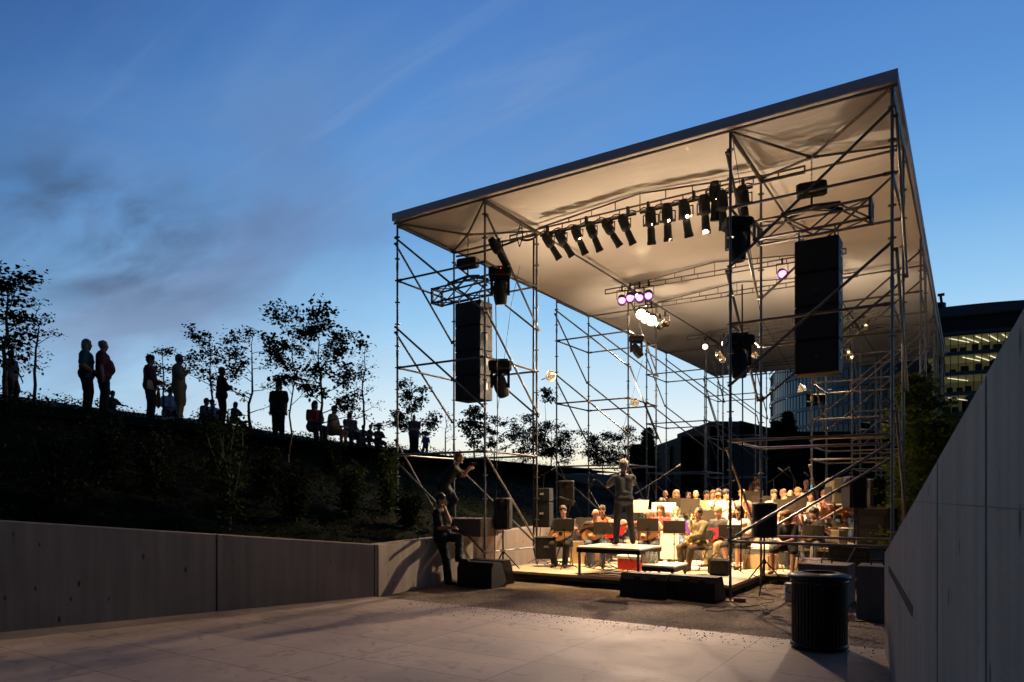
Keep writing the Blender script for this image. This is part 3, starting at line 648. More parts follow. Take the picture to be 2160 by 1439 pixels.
# ---- canopy ----
def fabric():
    m=bpy.data.materials.new('canopy_fabric'); m.use_nodes=True; t=m.node_tree; t.nodes.clear(); L=t.links.new
    b=N('ShaderNodeBsdfPrincipled',t); o=N('ShaderNodeOutputMaterial',t); b.inputs['Base Color'].default_value=(.86,.83,.78,1); b.inputs['Roughness'].default_value=.75; b.inputs['Specular IOR Level'].default_value=.3; b.inputs['Coat Weight'].default_value=.14; b.inputs['Coat Roughness'].default_value=.07
    tc=N('ShaderNodeTexCoord',t)
    def nz(sc_,loc,scale,det,dist=0):
        mp=N('ShaderNodeMapping',t); mp.inputs['Scale'].default_value=sc_; mp.inputs['Location'].default_value=loc; L(tc.outputs['Object'],mp.inputs[0]); n=N('ShaderNodeTexNoise',t); n.inputs['Scale'].default_value=scale; n.inputs['Detail'].default_value=det; n.inputs['Distortion'].default_value=dist; L(mp.outputs[0],n.inputs['Vector']); return n.outputs[0]
    a=nz((.7,3.2,1),(0,0,0),1.4,3,.8); c=nz((3,9,1),(3,1,0),1.8,4,1.2); msk=nz((1,1,1),(9,4,0),.45,2)
    r=N('ShaderNodeMapRange',t); L(msk,r.inputs[0]); r.inputs[1].default_value=.5; r.inputs[2].default_value=.68; r.inputs[3].default_value=.05; r.inputs[4].default_value=1
    mu=N('ShaderNodeMath',t,operation='MULTIPLY'); L(c,mu.inputs[0]); L(r.outputs[0],mu.inputs[1])
    ad=N('ShaderNodeMath',t,operation='MULTIPLY_ADD'); L(mu.outputs[0],ad.inputs[0]); ad.inputs[1].default_value=.35; L(a,ad.inputs[2])
    bp=N('ShaderNodeBump',t); bp.inputs['Strength'].default_value=.4; bp.inputs['Distance'].default_value=.05; L(ad.outputs[0],bp.inputs['Height']); L(bp.outputs[0],b.inputs['Normal']); L(bp.outputs[0],b.inputs['Coat Normal'])
    tr=N('ShaderNodeBsdfTranslucent',t); tr.inputs[0].default_value=(.7,.62,.5,1); ms=N('ShaderNodeMixShader',t); ms.inputs[0].default_value=.06; L(b.outputs[0],ms.inputs[1]); L(tr.outputs[0],ms.inputs[2]); L(ms.outputs[0],o.inputs[0]); return m
FAB=fabric()
RX0,RX1,RY0,RY1=-11.12,-.93,12.22,37.1
can=thing('stage_canopy','large flat white fabric canopy lit warm from below over the orchestra','canopy',(RX0,RY0,8))
nx,ny=80,150; vs=[];fs=[]
def rz0(x,y):
    u=(x-RX0)/(RX1-RX0); w=(y-RY0)/(RY1-RY0); tri=max(0,1-abs(u-.5)/.27); e=min(1,min(u,1-u)/.12)*min(1,(y-RY0)/2.2)*min(1,(RY1-y)/2)
    near=min(abs(y-v) for v in YS); sag=-.025*(1-math.exp(-near*1.2))*min(1,e*2)
    return 8.13+e*(.10+.17*tri)+sag
for l,off in((0,0),(1,.012)):
    for j in range(ny+1):
        for i in range(nx+1):
            x=RX0+(RX1-RX0)*i/nx; y=RY0+(RY1-RY0)*j/ny; vs.append((x,y,rz0(x,y)+off))
n1=(nx+1)*(ny+1)
for j in range(ny):
    for i in range(nx):
        a=j*(nx+1)+i; fs.append((a,a+nx+1,a+nx+2,a+1)); fs.append((n1+a,n1+a+1,n1+a+nx+2,n1+a+nx+1))
MB().add(vs,fs).build('roof_sheet',FAB,can,smooth=True)
VAL=mat('valance_fabric',(.62,.57,.66),.7,0,.12,2,bump=.2,bscale=3)
for a,b in(((RX0,RY0),(RX1,RY0)),((RX0,RY1),(RX1,RY1)),((RX0,RY0),(RX0,RY1)),((RX1,RY0),(RX1,RY1))):
    c=((a[0]+b[0])/2,(a[1]+b[1])/2,8.205); sz=(abs(a[0]-b[0])+.03,.02,.17) if a[1]==b[1] else (.02,abs(a[1]-b[1])-.03,.17)
    MB().box(c,sz).build('valance',VAL,can)
for j,y in enumerate(YS[1:]):
    m=MB(); xa,xb=-9.35,-2.65
    for z in(7.98,8.11): m.tube((xa,y,z),(xb,y,z),.02,n=8)
    for x in(xa,xb): m.tube((x,y,7.97),(x,y,8.12),.018,n=6)
    n=14
    for i in range(1,n): m.tube((xa+(xb-xa)*i/n,y,7.98),(xa+(xb-xa)*i/n,y,8.11),.014,n=6)
    xc=(xa+xb)/2; m.tube((xa+.8,y,8.13),(xc,y,8.36),.02,n=8); m.tube((xb-.8,y,8.13),(xc,y,8.36),.02,n=8)
    for i in range(-4,5): 
        x=xc+i*.58; m.tube((x,y,8.11),(x,y,8.36-.23*abs(x-xc)/2.55),.012,n=6)
    m.build('roof_beam',GALV,can)
for x in (RX0+.06,XS[1],XS[2],RX1-.06):
    m=MB(); m.tube((x,RY0+.05,8.07),(x,RY1-.05,8.07),.0242,n=8); m.build('roof_rail',GALV,can)
m=MB(); m.tube((RX0,RY0+.05,8.07),(RX1,RY0+.05,8.07),.0242,n=8); m.build('roof_rail',GALV,can)
# ================= LAMPS =================
LENS=mat('dark_lens',(.02,.02,.03),.05,0,.1,5,spec=1)
GLOW=mat('lamp_glow',(1,.8,.5),.4,emit=60,ecol=(1,.74,.4)); PGLOW=mat('pink_lamp_glow',(1,.7,1),.4,emit=2.8,ecol=(.98,.27,1)); SOFTG=mat('lamp_soft_glow',(1,.85,.7),.4,emit=9,ecol=(1,.8,.6)); REDL=mat('red_led',(1,.05,.05),.4,emit=4,ecol=(1,.03,.05))
def Yp(px,Y):
    a=(px-1080)/F; s=Y/(math.cos(YAW)+math.sin(YAW)*a); return Vector(((-math.sin(YAW)+math.cos(YAW)*a)*s,Y,0)),s
def aim(d): return Vector(d).normalized().to_track_quat('Z','Y').to_matrix()
def profile(p,target,label,group,glow=None,sc_=1.0):
    """profile spotlight hung below p on a yoke, its barrel along the aim"""
    p=Vector(p); t=thing('profile_spotlight',label,'stage light',p,0,group); d=(Vector(target)-p).normalized(); c=p-Vector((0,0,.27*sc_)); R=aim(d); sd=R@Vector((1,0,0))
    m=MB(); r=[(0.001,-.34),(.07,-.33),(.085,-.26),(.10,-.24),(.105,-.05),(.085,0),(.06,.03),(.07,.06),(.075,.25),(.085,.30),(.085,.34),(.07,.345),(.001,.33)]
    m.lathe(c,[(a*sc_,b*sc_) for a,b in r],14,R=R); m.build('barrel',BLK,t,smooth=False)
    y=MB(); a=c+sd*.14*sc_; b=c-sd*.14*sc_; u=Vector((0,0,.2*sc_)); y.path([a,a+u,b+u,b],.011*sc_,5); y.box(p-Vector((0,0,.03)),(.05,.06,.09)); y.path([a+u,a+u+Vector((.03,0,.08)),p+Vector((.08,0,.02))],.006,4); y.build('yoke',BLK,t)
    for k in(0,1,2,3):
        an=k*1.571+.3; q=c+R@Vector((math.cos(an)*.09,math.sin(an)*.09,.0))*sc_; 
    sh=MB(); sh.box(c+R@Vector((.11,0,-.02))*sc_,(.07*sc_,.012,.05*sc_),M=R); sh.box(c-R@Vector((.11,0,.02))*sc_,(.07*sc_,.012,.05*sc_),M=R); sh.build('shutter_handles',GALV,t)
    l=MB(); l.lathe(c,[(.001,.348*sc_),(.07*sc_,.347*sc_)],14,R=R); l.build('lens',LENS,t)
    if glow: 
        g=MB(); g.sphere(c-Vector((VW.x,VW.y,0))*.098*sc_+Vector((0,0,-.01)),.016*glow,8,5); g.build('light_leak',GLOW,t)
PIPEZ=7.84
def pipe(pxa,pxb,Y,z,label):
    a,_=Yp(pxa,Y); b,_=Yp(pxb,Y); a.z=b.z=z
    t=thing('lighting_pipe',label,'pipe',(a+b)/2); MB().tube(a,b,.0242,n=10).build('pipe',DARKM,t)
    for f in(.08,.5,.92): 
        q=a.lerp(b,f); m=MB(); m.box(q+Vector((0,0,.09)),(.05,.08,.2)); m.build('clamp',DARKM,t)
    cb=MB(); pts=[a.lerp(b,i/24)+Vector((0,-.03,.05+.035*math.sin(i*1.7))) for i in range(25)]; cb.path(pts,.012,5); cb.build('cable',BLK,t)
PY=14.2
pipe(1140,1342,PY,PIPEZ,'left pipe under the front roof beam, carrying six black spotlights'); pipe(1350,1588,PY,PIPEZ,'right pipe under the front roof beam, carrying seven spotlights')
TG=[(-5,19,.4),(-4.6,19,.3),(-5.3,18,.2),(-4.8,17.5,0),(-3.4,18.5,1.0),(-4,18,.3)]
for k,px in enumerate((1163,1190,1222,1253,1290,1322)):
    q,_=Yp(px,PY); q.z=PIPEZ-.02; profile(q,TG[k],'%s of six black spotlights from the left on the left front pipe'%ORD[k],'spotlights on the front pipes',.9 if k==2 else None)
for k,(px,dz) in enumerate(((1373,0),(1408,0),(1447,0),(1487,0),(1508,.22),(1524,0),(1569,0))):
    q,_=Yp(px,PY); q.z=PIPEZ-.02+dz; profile(q,[(-6.2,16.5,0),(-5.9,16.6,0),(-4.4,17,0),(-4.6,16.5,0),(-4.8,16,0),(-4.4,16.5,0),(-3.6,17,0)][k],'%s of seven black spotlights from the left on the right front pipe'%ORD[k],'spotlights on the front pipes',[.6,1.3,1.9,None,.6,None,None][k],1.12)
profile(D(1052,505,15.2),(-6.5,17.5,1),'lone black spotlight clamped high on the front left scaffold tower',None)
def moving(pos,target,label,size=1.0,led=None,grp='moving head lights on the scaffold'):
    p=Vector(pos); t=thing('moving_head_light',label,'stage light',p,0,grp); s=size
    rz=YAW; R=Matrix.Rotation(rz,3,'Z')
    m=MB(); m.bbox(p-Vector((0,0,.09*s)),(.44*s,.36*s,.16*s),.04*s,rz); m.box(p+Vector((0,0,.02)),(.3*s,.05,.06),rz); m.build('base_box',BLK,t)
    y=MB(); c=p-Vector((0,0,.44*s))
    for sx in(-1,1): y.box(c+R@Vector((sx*.16*s,0,.12*s)),(.05*s,.14*s,.36*s),rz)
    y.box(p-Vector((0,0,.2*s)),(.36*s,.16*s,.06*s),rz); y.build('yoke',BLK,t)
    A=aim(Vector(target)-c); h=MB(); h.lathe(c,[(a*s,b*s) for a,b in((.001,-.2),(.10,-.19),(.13,-.1),(.135,.08),(.115,.22),(.10,.25),(.001,.25))],16,R=A); h.build('head',BLK,t,smooth=False)
    l=MB(); l.lathe(c,[(.001,.256*s),(.085*s,.255*s)],16,R=A); l.build('lens',LENS,t)
    if led: g=MB(); g.sphere(p-Vector((VW.x,VW.y,0))*.19+Vector((.02,0,-.06)),.012,6,4); g.build('status_light',REDL,t)
moving(D(1055,566,15.6),(-8.9,14,0),'upper black moving head light beside the left speaker stack, with red led',1.15,True)
moving(D(1055,762,15.6),(-8.6,14.4,2),'lower black moving head light beside the left speaker stack',1.15)
moving(D(1556,462,12.7),(-3.3,13.4,0),'upper black moving head light at the front right tower',1.1)
moving(D(1558,708,12.7),(-3.3,13.4,0),'lower black moving head light at the front right tower',1.1)
moving(D(1342,708,21.5),(-6.5,21.2,3),'black moving head light tilted right on the second left tower',1.0)
def par(pos,target,label,gm,grp=None,s=1.0,rim=None):
    p=Vector(pos); t=thing('par_can',label,'stage light',p,0,grp); R=aim(Vector(target)-p)
    m=MB(); m.lathe(p,[(a*s,b*s) for a,b in((.001,-.17),(.07,-.16),(.10,-.08),(.11,.14),(.10,.14),(.09,.0),(.001,-.02))],14,R=R); m.build('housing',rim or BLK,t,smooth=False)
    y=MB(); sd=R@Vector((1,0,0)); a=p+sd*.12*s; b=p-sd*.12*s; u=Vector((0,0,.22*s)); y.path([a,a+u,b+u,b],.01,5); y.box(p+Vector((0,0,.27*s)),(.04,.04,.14*s)); y.build('yoke',BLK,t)
    if gm: g=MB(); g.sphere(p+R@Vector((0,0,.05*s)),.085*s,12,7); g.build('lamp',gm,t)
for k,(px,py) in enumerate(((1312,632),(1329,627),(1349,626),(1368,622))):
    q,s=Yp(px,19.7); par(D(px,py,s),(-4,9,0),'%s of four glowing pink lamps from the left in the row'%ORD[k],PGLOW,'row of four glowing pink lamps',1.25)
for k,(px,py) in enumerate(((1352,660),(1362,668),(1374,673))):
    par(D(px,py,21.6),(-3,8,0),'%s of three blinding warm lamps from the left above the conductor'%ORD[k],GLOW,'cluster of blinding warm lamps',1.6)
par(D(1650,577,18.2),(0,6,0),'single glowing pink lamp left of the right speaker stack',PGLOW,None,1.15)
par(D(1487,731,27),(0,6,0),'small warm lamp, left of a pair near the canopy rear',SOFTG,None,1.1)
par(D(1527,724,27),(0,6,0),'small warm lamp, right of a pair near the canopy rear',SOFTG,None,1.1)
for k,(px,py,s,lab) in enumerate(((1392,688,21.6,'chrome lamp can right of the blinding lamps'),(1403,683,21.6,'second chrome lamp can further right of the blinding lamps'),(1515,748,25,'chrome lamp can hanging left of the lower right moving head'),(1523,757,25,'lower chrome lamp can in the clump left of the moving head'),(1592,748,25,'chrome lamp can just right of the lower moving head'),(1786,742,24,'chrome spotlight hanging right of the big speaker stack'),(1793,752,24,'lower chrome spotlight right of the big speaker stack'),(1822,688,23,'small chrome lamp on the right lighting pipe'))):
    par(D(px,py,s),D(px+25,py+60,s-4),lab,None,None,1.1,mat('chrome_can',(.55,.5,.42),.25,.9,.2,5))
FLOOD=mat('flood_reflector',(.75,.62,.45),.3,.6,.2,5,emit=.35,ecol=(1,.75,.45))
def flood(px,py,s,label,left=True):
    p=D(px,py,s); t=thing('flood_light',label,'flood light',p,0,None); R=aim(Vector((-.8,-.2,.25)) if left else Vector((.8,-.3,.1)))
    m=MB(); m.lathe(p,[(.03,-.12),(.05,-.08),(.10,.0),(.14,.10),(.13,.10),(.06,-.02),(.001,-.03)],16,R=R); m.build('reflector',FLOOD,t,smooth=True)
    y=MB(); y.tube(p,p+R@Vector((0,0,-.28)),.012,n=6); y.build('arm',GALV,t)
flood(1158,795,16.9,'round shiny flood lamp on the rear right post of the first tower',False); flood(1336,850,21.8,'round flood lamp on the second left tower post',False); flood(1692,820,20.6,'round flood lamp on the second right tower post')
# ================= HOISTED SPEAKERS =================
TRUSS=mat('aluminium_truss',(.18,.17,.18),.4,.7,.3,9)
def hang(left):
    px,py=(987,495) if left else (1712,332); c=W(px,py,RZ-.28); side='left' if left else 'right'; s=c.dot(VW)
    Z=lambda y:CAMZ+(CY-y)*s/F
    # chain hoist
    zm=Z(556) if left else Z(400)
    h=thing('chain_hoist','black chain hoist motor above the %s speaker stack'%side,'hoist',(c.x,c.y,zm)); m=MB(); m.bbox((c.x,c.y,zm),(.52,.26,.22),.04,.12); m.build('motor_body',BLK,h)
    ch=MB()
    z=zm+.1; i=0
    while z<c.z: ch.lathe((c.x,c.y,z),[(.012,-.006),(.02,0),(.012,.006)],6,R=Matrix.Rotation(1.57,3,'X' if i%2 else 'Y')); z+=.035; i+=1
    ch.tube((c.x,c.y,zm-.1),(c.x,c.y,zm-.34),.02); ch.build('chain',DARKM,h)
    # box truss along the stage front
    zt=Z(612) if left else Z(470); rz=-.10 if left else 0.0; R=Matrix.Rotation(rz,3,'Z'); L=1.02 if left else .98
    t=thing('box_truss','short square aluminium truss hanging over the %s speaker stack'%side,'truss',(c.x,c.y,zt)); m=MB(); P=lambda x,y,z:Vector((c.x,c.y,zt))+R@Vector((x,y,z))
    for y in(-.17,.17):
        for z in(-.17,.17): m.tube(P(-L,y,z),P(L,y,z),.025,n=8)
    m.build('chord',TRUSS,t); m=MB()
    for k in range(4):
        x0=-L+k*L/2; x1=x0+L/2
        if k%2: x0,x1=x1,x0
        for y in(-.17,.17): m.tube(P(x0,y,-.17),P(x1,y,.17),.016,n=6)
        for z in(-.17,.17): m.tube(P(x0,-.17,z),P(x1,.17,z),.014,n=6)
    m.build('lacing',TRUSS,t)
    for x in(-L,L):
        m=MB()
        for a,b in(((-.17,-.17),(.17,-.17)),((.17,-.17),(.17,.17)),((.17,.17),(-.17,.17)),((-.17,.17),(-.17,-.17))): m.box((P(x,a[0],a[1])+P(x,b[0],b[1]))/2,(.05,abs(a[0]-b[0])+.05,abs(a[1]-b[1])+.05),rz)
        m.build('end_frame',TRUSS,t)
    sl=MB(); top=Vector((c.x,c.y,zm-.3))
    for x in(-.5,.5):
        for y in(-.17,.17): sl.path([top,P(x,y,.2)],.03,6)
    sl.build('sling',BLK,t)
    # cabinets
    zt2=Z(643) if left else Z(513); zb=Z(848) if left else Z(793); n=4; hgt=(zt2-zb)/n; w=.74; dp=.50
    cx,cy=c.x+(.17 if left else .12),c.y+.0
    st=thing('hanging_speaker_stack','tall black %s speaker stack of four cabinets hanging from a truss'%side,'loudspeakers',(cx,cy,zb),0)
    for k in range(n):
        z=zb+hgt*(k+.5); tilt=Matrix.Rotation((.02 if k==0 else 0),3,'X'); cb=MB(); cb.bbox((cx,cy,z),(w,dp,hgt-.012),.018,rz*.3,M=None); o=cb.build('cabinet',BLK,st)
        g=MB(); g.box((cx,cy-dp/2-.004,z),(w-.06,.012,hgt-.07),rz*.3); g.build('grille',GRILLE,st)
        b=MB(); b.sphere((cx,cy-dp/2-.012,z),.012,6,4); b.build('badge',GALV,st)
        hd=MB(); hd.box((cx+w/2+.004,cy-.03,z+.03),(.012,.13,.16)); hd.box((cx+w/2+.012,cy-.03,z+.03),(.02,.10,.03)); hd.build('handle',mat('handle_cup',(.05,.05,.06),.35,.3),st)
    for x in(-.3,.3):
        for y in(-.18,.18): 
            r=MB(); r.tube((cx+x,cy+y,zt2),(cx+x,cy+y,zt-.17),.012,n=6); r.box((cx+x,cy+y,zt2+.05),(.03,.03,.1)); r.build('rigging_link',GALV,st)
hang(True); hang(False)
def cable(pts,r,label,m=None,sag=0):
    P=[]
    for a,b in zip(pts[:-1],pts[1:]):
        a=Vector(a);b=Vector(b)
        for i in range(10):
            u=i/10; P.append(a.lerp(b,u)+Vector((0,0,-sag*4*u*(1-u))))
    P.append(Vector(pts[-1])); tag(MB().path(P,r,6).build('cable',m or BLK),label,'cable')
cable([(XS[1]-.05,YS[1]-.05,7.9),(XS[1]-.06,YS[1]-.06,4),(XS[1]-.05,YS[1]-.05,.6),(XS[1]+.2,YS[1]-.3,.25)],.022,'thick black cable bundle down the rear right post of the first left tower',sag=.02)
cable([(XS[1]+.1,YS[0]+.25,6.2),(XS[1]+.12,YS[0]+.3,3.5),(XS[1]-.1,YS[0]+.5,.3)],.010,'thin black cable hanging behind the left speaker stack')
cable([(XS[2]+.12,YS[0]+.3,5.5),(XS[2]+.13,YS[0]+.3,3),(XS[2]+.12,YS[0]+.2,.5)],.014,'black cable hanging down beside the front right inner post')
cable([(XS[2]+.05,YS[0]-.02,7.9),(XS[2]+.3,YS[0]+.9,5),(XS[2]+.9,YS[0]+2.2,3.6)],.006,'thin rope slanting across behind the right speaker stack')
cable([D(1097,560,16.5),D(1079,640,16.5),D(1048,880,16.5)],.006,'thin rope slanting right of the left moving heads')
cable([D(1355,760,22),D(1330,850,22),D(1298,960,22)],.006,'thin rope slanting from the second left tower')
cable([(XS[0],YS[1]+.1,7.95),(XS[1]-.5,YS[1]+.05,8.0),(XS[1],YS[1],7.95)],.025,'black cable bundle along the roof rail of the first left tower',sag=.06)
cable([D(1098,472,16),D(1090,500,16),D(1096,521,16),D(1103,500,16),D(1100,475,16)],.012,'coiled black cable loop hanging at the left end of the roof beam')
# ================= STAGE =================
DZ=.22; DECKM=mat('stage_plywood',(.56,.46,.32),.55,0,.3,2.5,stretch=(1,6,1))
dk=thing('stage_deck','low plywood stage deck of several panels lit by the warm lamps','stage',(-6,14,0)); r=random.Random(5)
def panels(x0,x1,y0,y1,z,nx,ny):
    for i in range(nx):
        for j in range(ny):
            w=(x1-x0)/nx; h=(y1-y0)/ny; MB().box((x0+w*(i+.5),y0+h*(j+.5),z-.025+r.uniform(-.002,.002)),(w-.008,h-.008,.05)).build('deck_panel',DECKM,dk)
    for i in range(nx+1):
        for j in range(ny+1):
            if 0<i<nx and 0<j<ny: continue
            m=MB(); m.box((x0+(x1-x0)*i/nx+(.04 if i==0 else -.04),y0+(y1-y0)*j/ny+(.1 if j==0 else -.1),(z-.05)/2),(.05,.05,z-.05)); m.build('deck_leg',DARKM,dk)
    m=MB(); m.box(((x0+x1)/2,y0+.03,z-.09),(x1-x0-.02,.03,.08)); m.box((x1-.03,(y0+y1)/2,z-.09),(.03,y1-y0-.02,.08)); m.build('deck_frame',DARKM,dk)
panels(-8.75,-3.57,12.75,17.3,DZ,4,4); panels(-3.562,-1.2,15.2,17.3,DZ,2,2)
RZR=.62
rs=thing('rear_riser','raised rear platform under the back rows of players','stage',(-5,19,0))
for i in range(4):
    for j in range(2): MB().box((-8.6+1.9*(i+.5),17.35+2.6*(j+.5),RZR-.03),(1.89,2.59,.06)).build('riser_panel',DECKM,rs)
MB().box((-4.8,17.38,.34),(7.6,.03,.5)).build('riser_skirt',mat('black_cloth',(.02,.02,.02),.9),rs)
tb=MB()
WHT=mat('worn_white_top',(.72,.66,.56),.5,0,.2,4)
def table(name,label,x0,x1,y0,y1,z,z0,leg=.05):
    t=thing(name,label,'platform',((x0+x1)/2,(y0+y1)/2,z0)); MB().bbox(((x0+x1)/2,(y0+y1)/2,z-.02),(x1-x0,y1-y0,.04),.012).build('platform_top',WHT,t)
    m=MB()
    for a,b in(((x0+.02,y0+.02),(x1-.02,y0+.02)),((x1-.02,y0+.02),(x1-.02,y1-.02)),((x1-.02,y1-.02),(x0+.02,y1-.02)),((x0+.02,y1-.02),(x0+.02,y0+.02))):
        m.box(((a[0]+b[0])/2,(a[1]+b[1])/2,z-.08),(abs(a[0]-b[0])+.03,abs(a[1]-b[1])+.03,.08))
    m.build('frame',DARKM,t)
    for x in(x0+.05,x1-.05):
        for y in(y0+.05,y1-.05):
            m=MB(); m.tube((x,y,z-.1),(x,y,z0),leg*.6,n=10); m.lathe((x,y,z0),[(leg,0),(leg,.01),(.02,.03)],12); m.build('leg',GALV,t)
table('conductor_podium','table high podium with pale top and metal legs under the conductor',-6.7,-5.33,12.8,13.98,.80,DZ)
table('small_riser','low white topped riser with water bottles right of the podium',-5.30,-4.66,12.82,13.65,.50,DZ)
# bottles
WATER=mat('clear_plastic',(.75,.8,.8),.08,0,.1,5,spec=.8); WATER.node_tree.nodes['Principled BSDF'].inputs['Transmission Weight'].default_value=.7
CAPM=mat('white_cap',(.8,.8,.78),.5)
def bottle():
    t=thing('water_bottle','x','bottle',(0,0,0)); m=MB(); m.lathe((0,0,0),[(.001,.001),(.03,0),(.033,.02),(.031,.07),(.033,.14),(.026,.17),(.013,.19),(.013,.2)],12); m.build('bottle_body',WATER,t,True); m=MB(); m.lathe((0,0,0),[(.015,.198),(.015,.22),(.001,.221)],10); m.build('cap',CAPM,t); return t
bt=bottle(); bq=W(1400,1182,.5); k=0
for i in range(4):
    for j in range(2):
        pos=(bq.x-.14+i*.085,13.12+j*.1,.501); lab='clear water bottle, number %s from the left in the %s row on the low riser'%(ORD[i],['front','back'][j])
        if k==0: bt.location=pos; bt['label']=lab; bt['group']='water bottles on the low riser'
        else: dup(bt,pos,0,lab,'water bottles on the low riser')
        k+=1
# ---- wedge monitors ----
def wedge(loc,rz,w,label,d=.52,h=.46):
    t=thing('wedge_monitor',label,'loudspeaker',loc,rz,'wedge monitors'); m=MB(); prof=[(-.5,0),(.5,0),(.5,.25),(.18,1),(-.38,1),(-.5,.75)]
    Rm=Matrix(((0,1,0),(1,0,0),(0,0,1)))
    m.prism([(a*d,b*h) for a,b in prof],-w/2,w/2,M=Rm); m.build('cabinet',BLK,t,local=True)
    g=MB(); n=Vector((0,.75*h,.32*d)).normalized(); a=Vector((0,.5*d,.25*h)); b=Vector((0,.18*d,h)); c=(a+b)/2+n*.006; L=(b-a).length; ux=Vector((1,0,0)); uy=(b-a).normalized(); M=Matrix((ux,uy,n)).transposed(); g.box(c,(w-.08,L-.08,.015),M=M); g.build('grille',GRILLE,t,local=True)
    hd=MB(); hd.box((w*.22,-d*.46,h*.80),(.13,.03,.08)); hd.box((-w*.12,-d*.46,h*.8),(.13,.03,.08)); hd.build('handle',DARKM,t,local=True)
    for sx in(-1,1):
        q=MB(); q.box((sx*(w/2-.012),-d*.5,.03),(.03,.02,.06)); q.build('corner_plate',DARKM,t,local=True)
def Wd(px,py,rz,w,label,**k): wedge(W(px,py),rz,w,label,**k)
p=W(1354,1262); wedge((p.x,p.y+.28,0),.02,.86,'left wedge monitor of the pair in front of the small riser',h=.43)
p=W(1458,1268); wedge((p.x,p.y+.28,0),-.06,.86,'right wedge monitor of the pair in front of the small riser',h=.42)
p=W(1000,1240); wedge((p.x,p.y+.26,0),.0,.84,'front wedge monitor at the left wall, under the leaning man\'s shoe',h=.50)
wedge((p.x-.12,p.y+.78,0),.05,.8,'rear wedge monitor directly behind the one under the shoe',h=.5)
# ---- speakers on stands ----
def stand(loc,z,label,s=1.0):
    x,y,z0=loc; t=thing('speaker_stand',label,'stand',loc,0,'tripod speaker stands'); m=MB(); m.tube((x,y,z0+.25),(x,y,z),.018,n=8); m.build('pole',DARKM,t)
    for k in range(3):
        a=k*2.094+.6; e=Vector((x+math.cos(a)*.55*s,y+math.sin(a)*.55*s,z0+.01)); m=MB(); m.tube((x,y,z0+.62),e,.013,n=6); m.tube((x,y,z0+.25),Vector((x,y,z0+.62)).lerp(e,.5),.009,n=5); m.build('leg',DARKM,t)
    m=MB(); m.lathe((x,y,z0+.58),[(.02,-.05),(.035,-.04),(.035,.04),(.02,.05)],10); m.build('collar',DARKM,t)
def speaker(c,w,d,h,rz,label,m=None,horn=True):
    t=thing('loudspeaker',label,'loudspeaker',c,rz,'loudspeakers around the stage'); b=MB(); b.bbox((0,0,h/2),(w,d,h),.05,0); b.build('cabinet',m or BLK,t,local=True)
    g=MB(); g.box((0,-d/2-.003,h*.36),(w*.82,.012,h*.58)); g.build('grille',GRILLE,t,local=True)
    if horn: q=MB(); q.lathe((0,-d/2-.002,h*.80),[(.11,0),(.10,.004),(.04,.03),(.001,.035)],16,R=Matrix.Rotation(1.5708,3,'X')); q.build('horn',m or DARKM,t,local=True)
    hd=MB(); hd.box((w/2+.003,0,h*.5),(.012,.12,.09)); hd.build('handle',DARKM,t,local=True)
def spk(px,ytop,ybot,s,w,d,rz,label,yfoot=None,m=None,slabel=None,z0=0):
    zt=CAMZ+(CY-ytop)*s/F; zb=CAMZ+(CY-ybot)*s/F; p=D(px,ybot,s); speaker((p.x,p.y,zb),w,d,zt-zb,rz,label,m); 
    if slabel: stand((p.x,p.y,z0),zb,slabel)
spk(1061,1050,1117,15.6,.36,.38,.35,'black loudspeaker on a stand in front of the left concrete block',slabel='tripod stand under the loudspeaker by the left wall')
spk(1194,1014,1068,20,.46,.42,.5,'black loudspeaker behind the seated guitarist on the left, near the amplifier stack',slabel='stand under the loudspeaker behind the left guitarist',z0=DZ)
spk(1612,1060,1134,13.3,.42,.36,-2.75,'black loudspeaker seen from behind, below the right speaker stack',slabel='tripod stand of the front right loudspeaker')
BEI=mat('grey_cabinet',(.16,.14,.10),.6)
spk(1761,1008,1062,17.2,.36,.34,-.9,'grey loudspeaker with round handle on a stand, left of the black ones',m=BEI,slabel='stand under the grey loudspeaker',z0=DZ)
spk(1803,1005,1073,14.6,.42,.36,-1.0,'big black loudspeaker in front of the equipment rack on the right',slabel='stand under the big black right loudspeaker')
spk(1845,1010,1070,16,.42,.36,-1.0,'rearmost black loudspeaker above the equipment rack on the right',slabel='stand under the rearmost right loudspeaker')
# amplifier stack at the left
AMPW=mat('white_script',(.8,.8,.76),.5)
def amp(px,ytop,ybot,s,w,label,rz=.2):
    zt=CAMZ+(CY-ytop)*s/F; zb=CAMZ+(CY-ybot)*s/F; p=D(px,ybot,s); h=zt-zb; t=thing('amplifier',label,'amplifier',(p.x,p.y,zb),rz); b=MB(); b.bbox((0,0,h/2),(w,.34,h),.02); b.build('cabinet',BLK,t,local=True)
    g=MB(); g.box((0,-.173,h*.47),(w*.86,.01,h*.8)); g.build('grille',GRILLE,t,local=True)
    q=MB(); pts=[Vector((w*(-.12+.05*i),-.182,h*.55+(.03 if i%2 else -.02))) for i in range(6)]; q.path(pts,.006,4); q.build('script_badge',AMPW,t,local=True)
amp(1148,1030,1058,17,.36,'amplifier head with white script, top of the stack behind the first tower'); amp(1147,1060,1112,17,.38,'tall black amplifier cabinet with white script under the amplifier head')
amp(1151,1132,1178,16.2,.46,'low black amplifier on the deck left of the seated guitarist',.6)
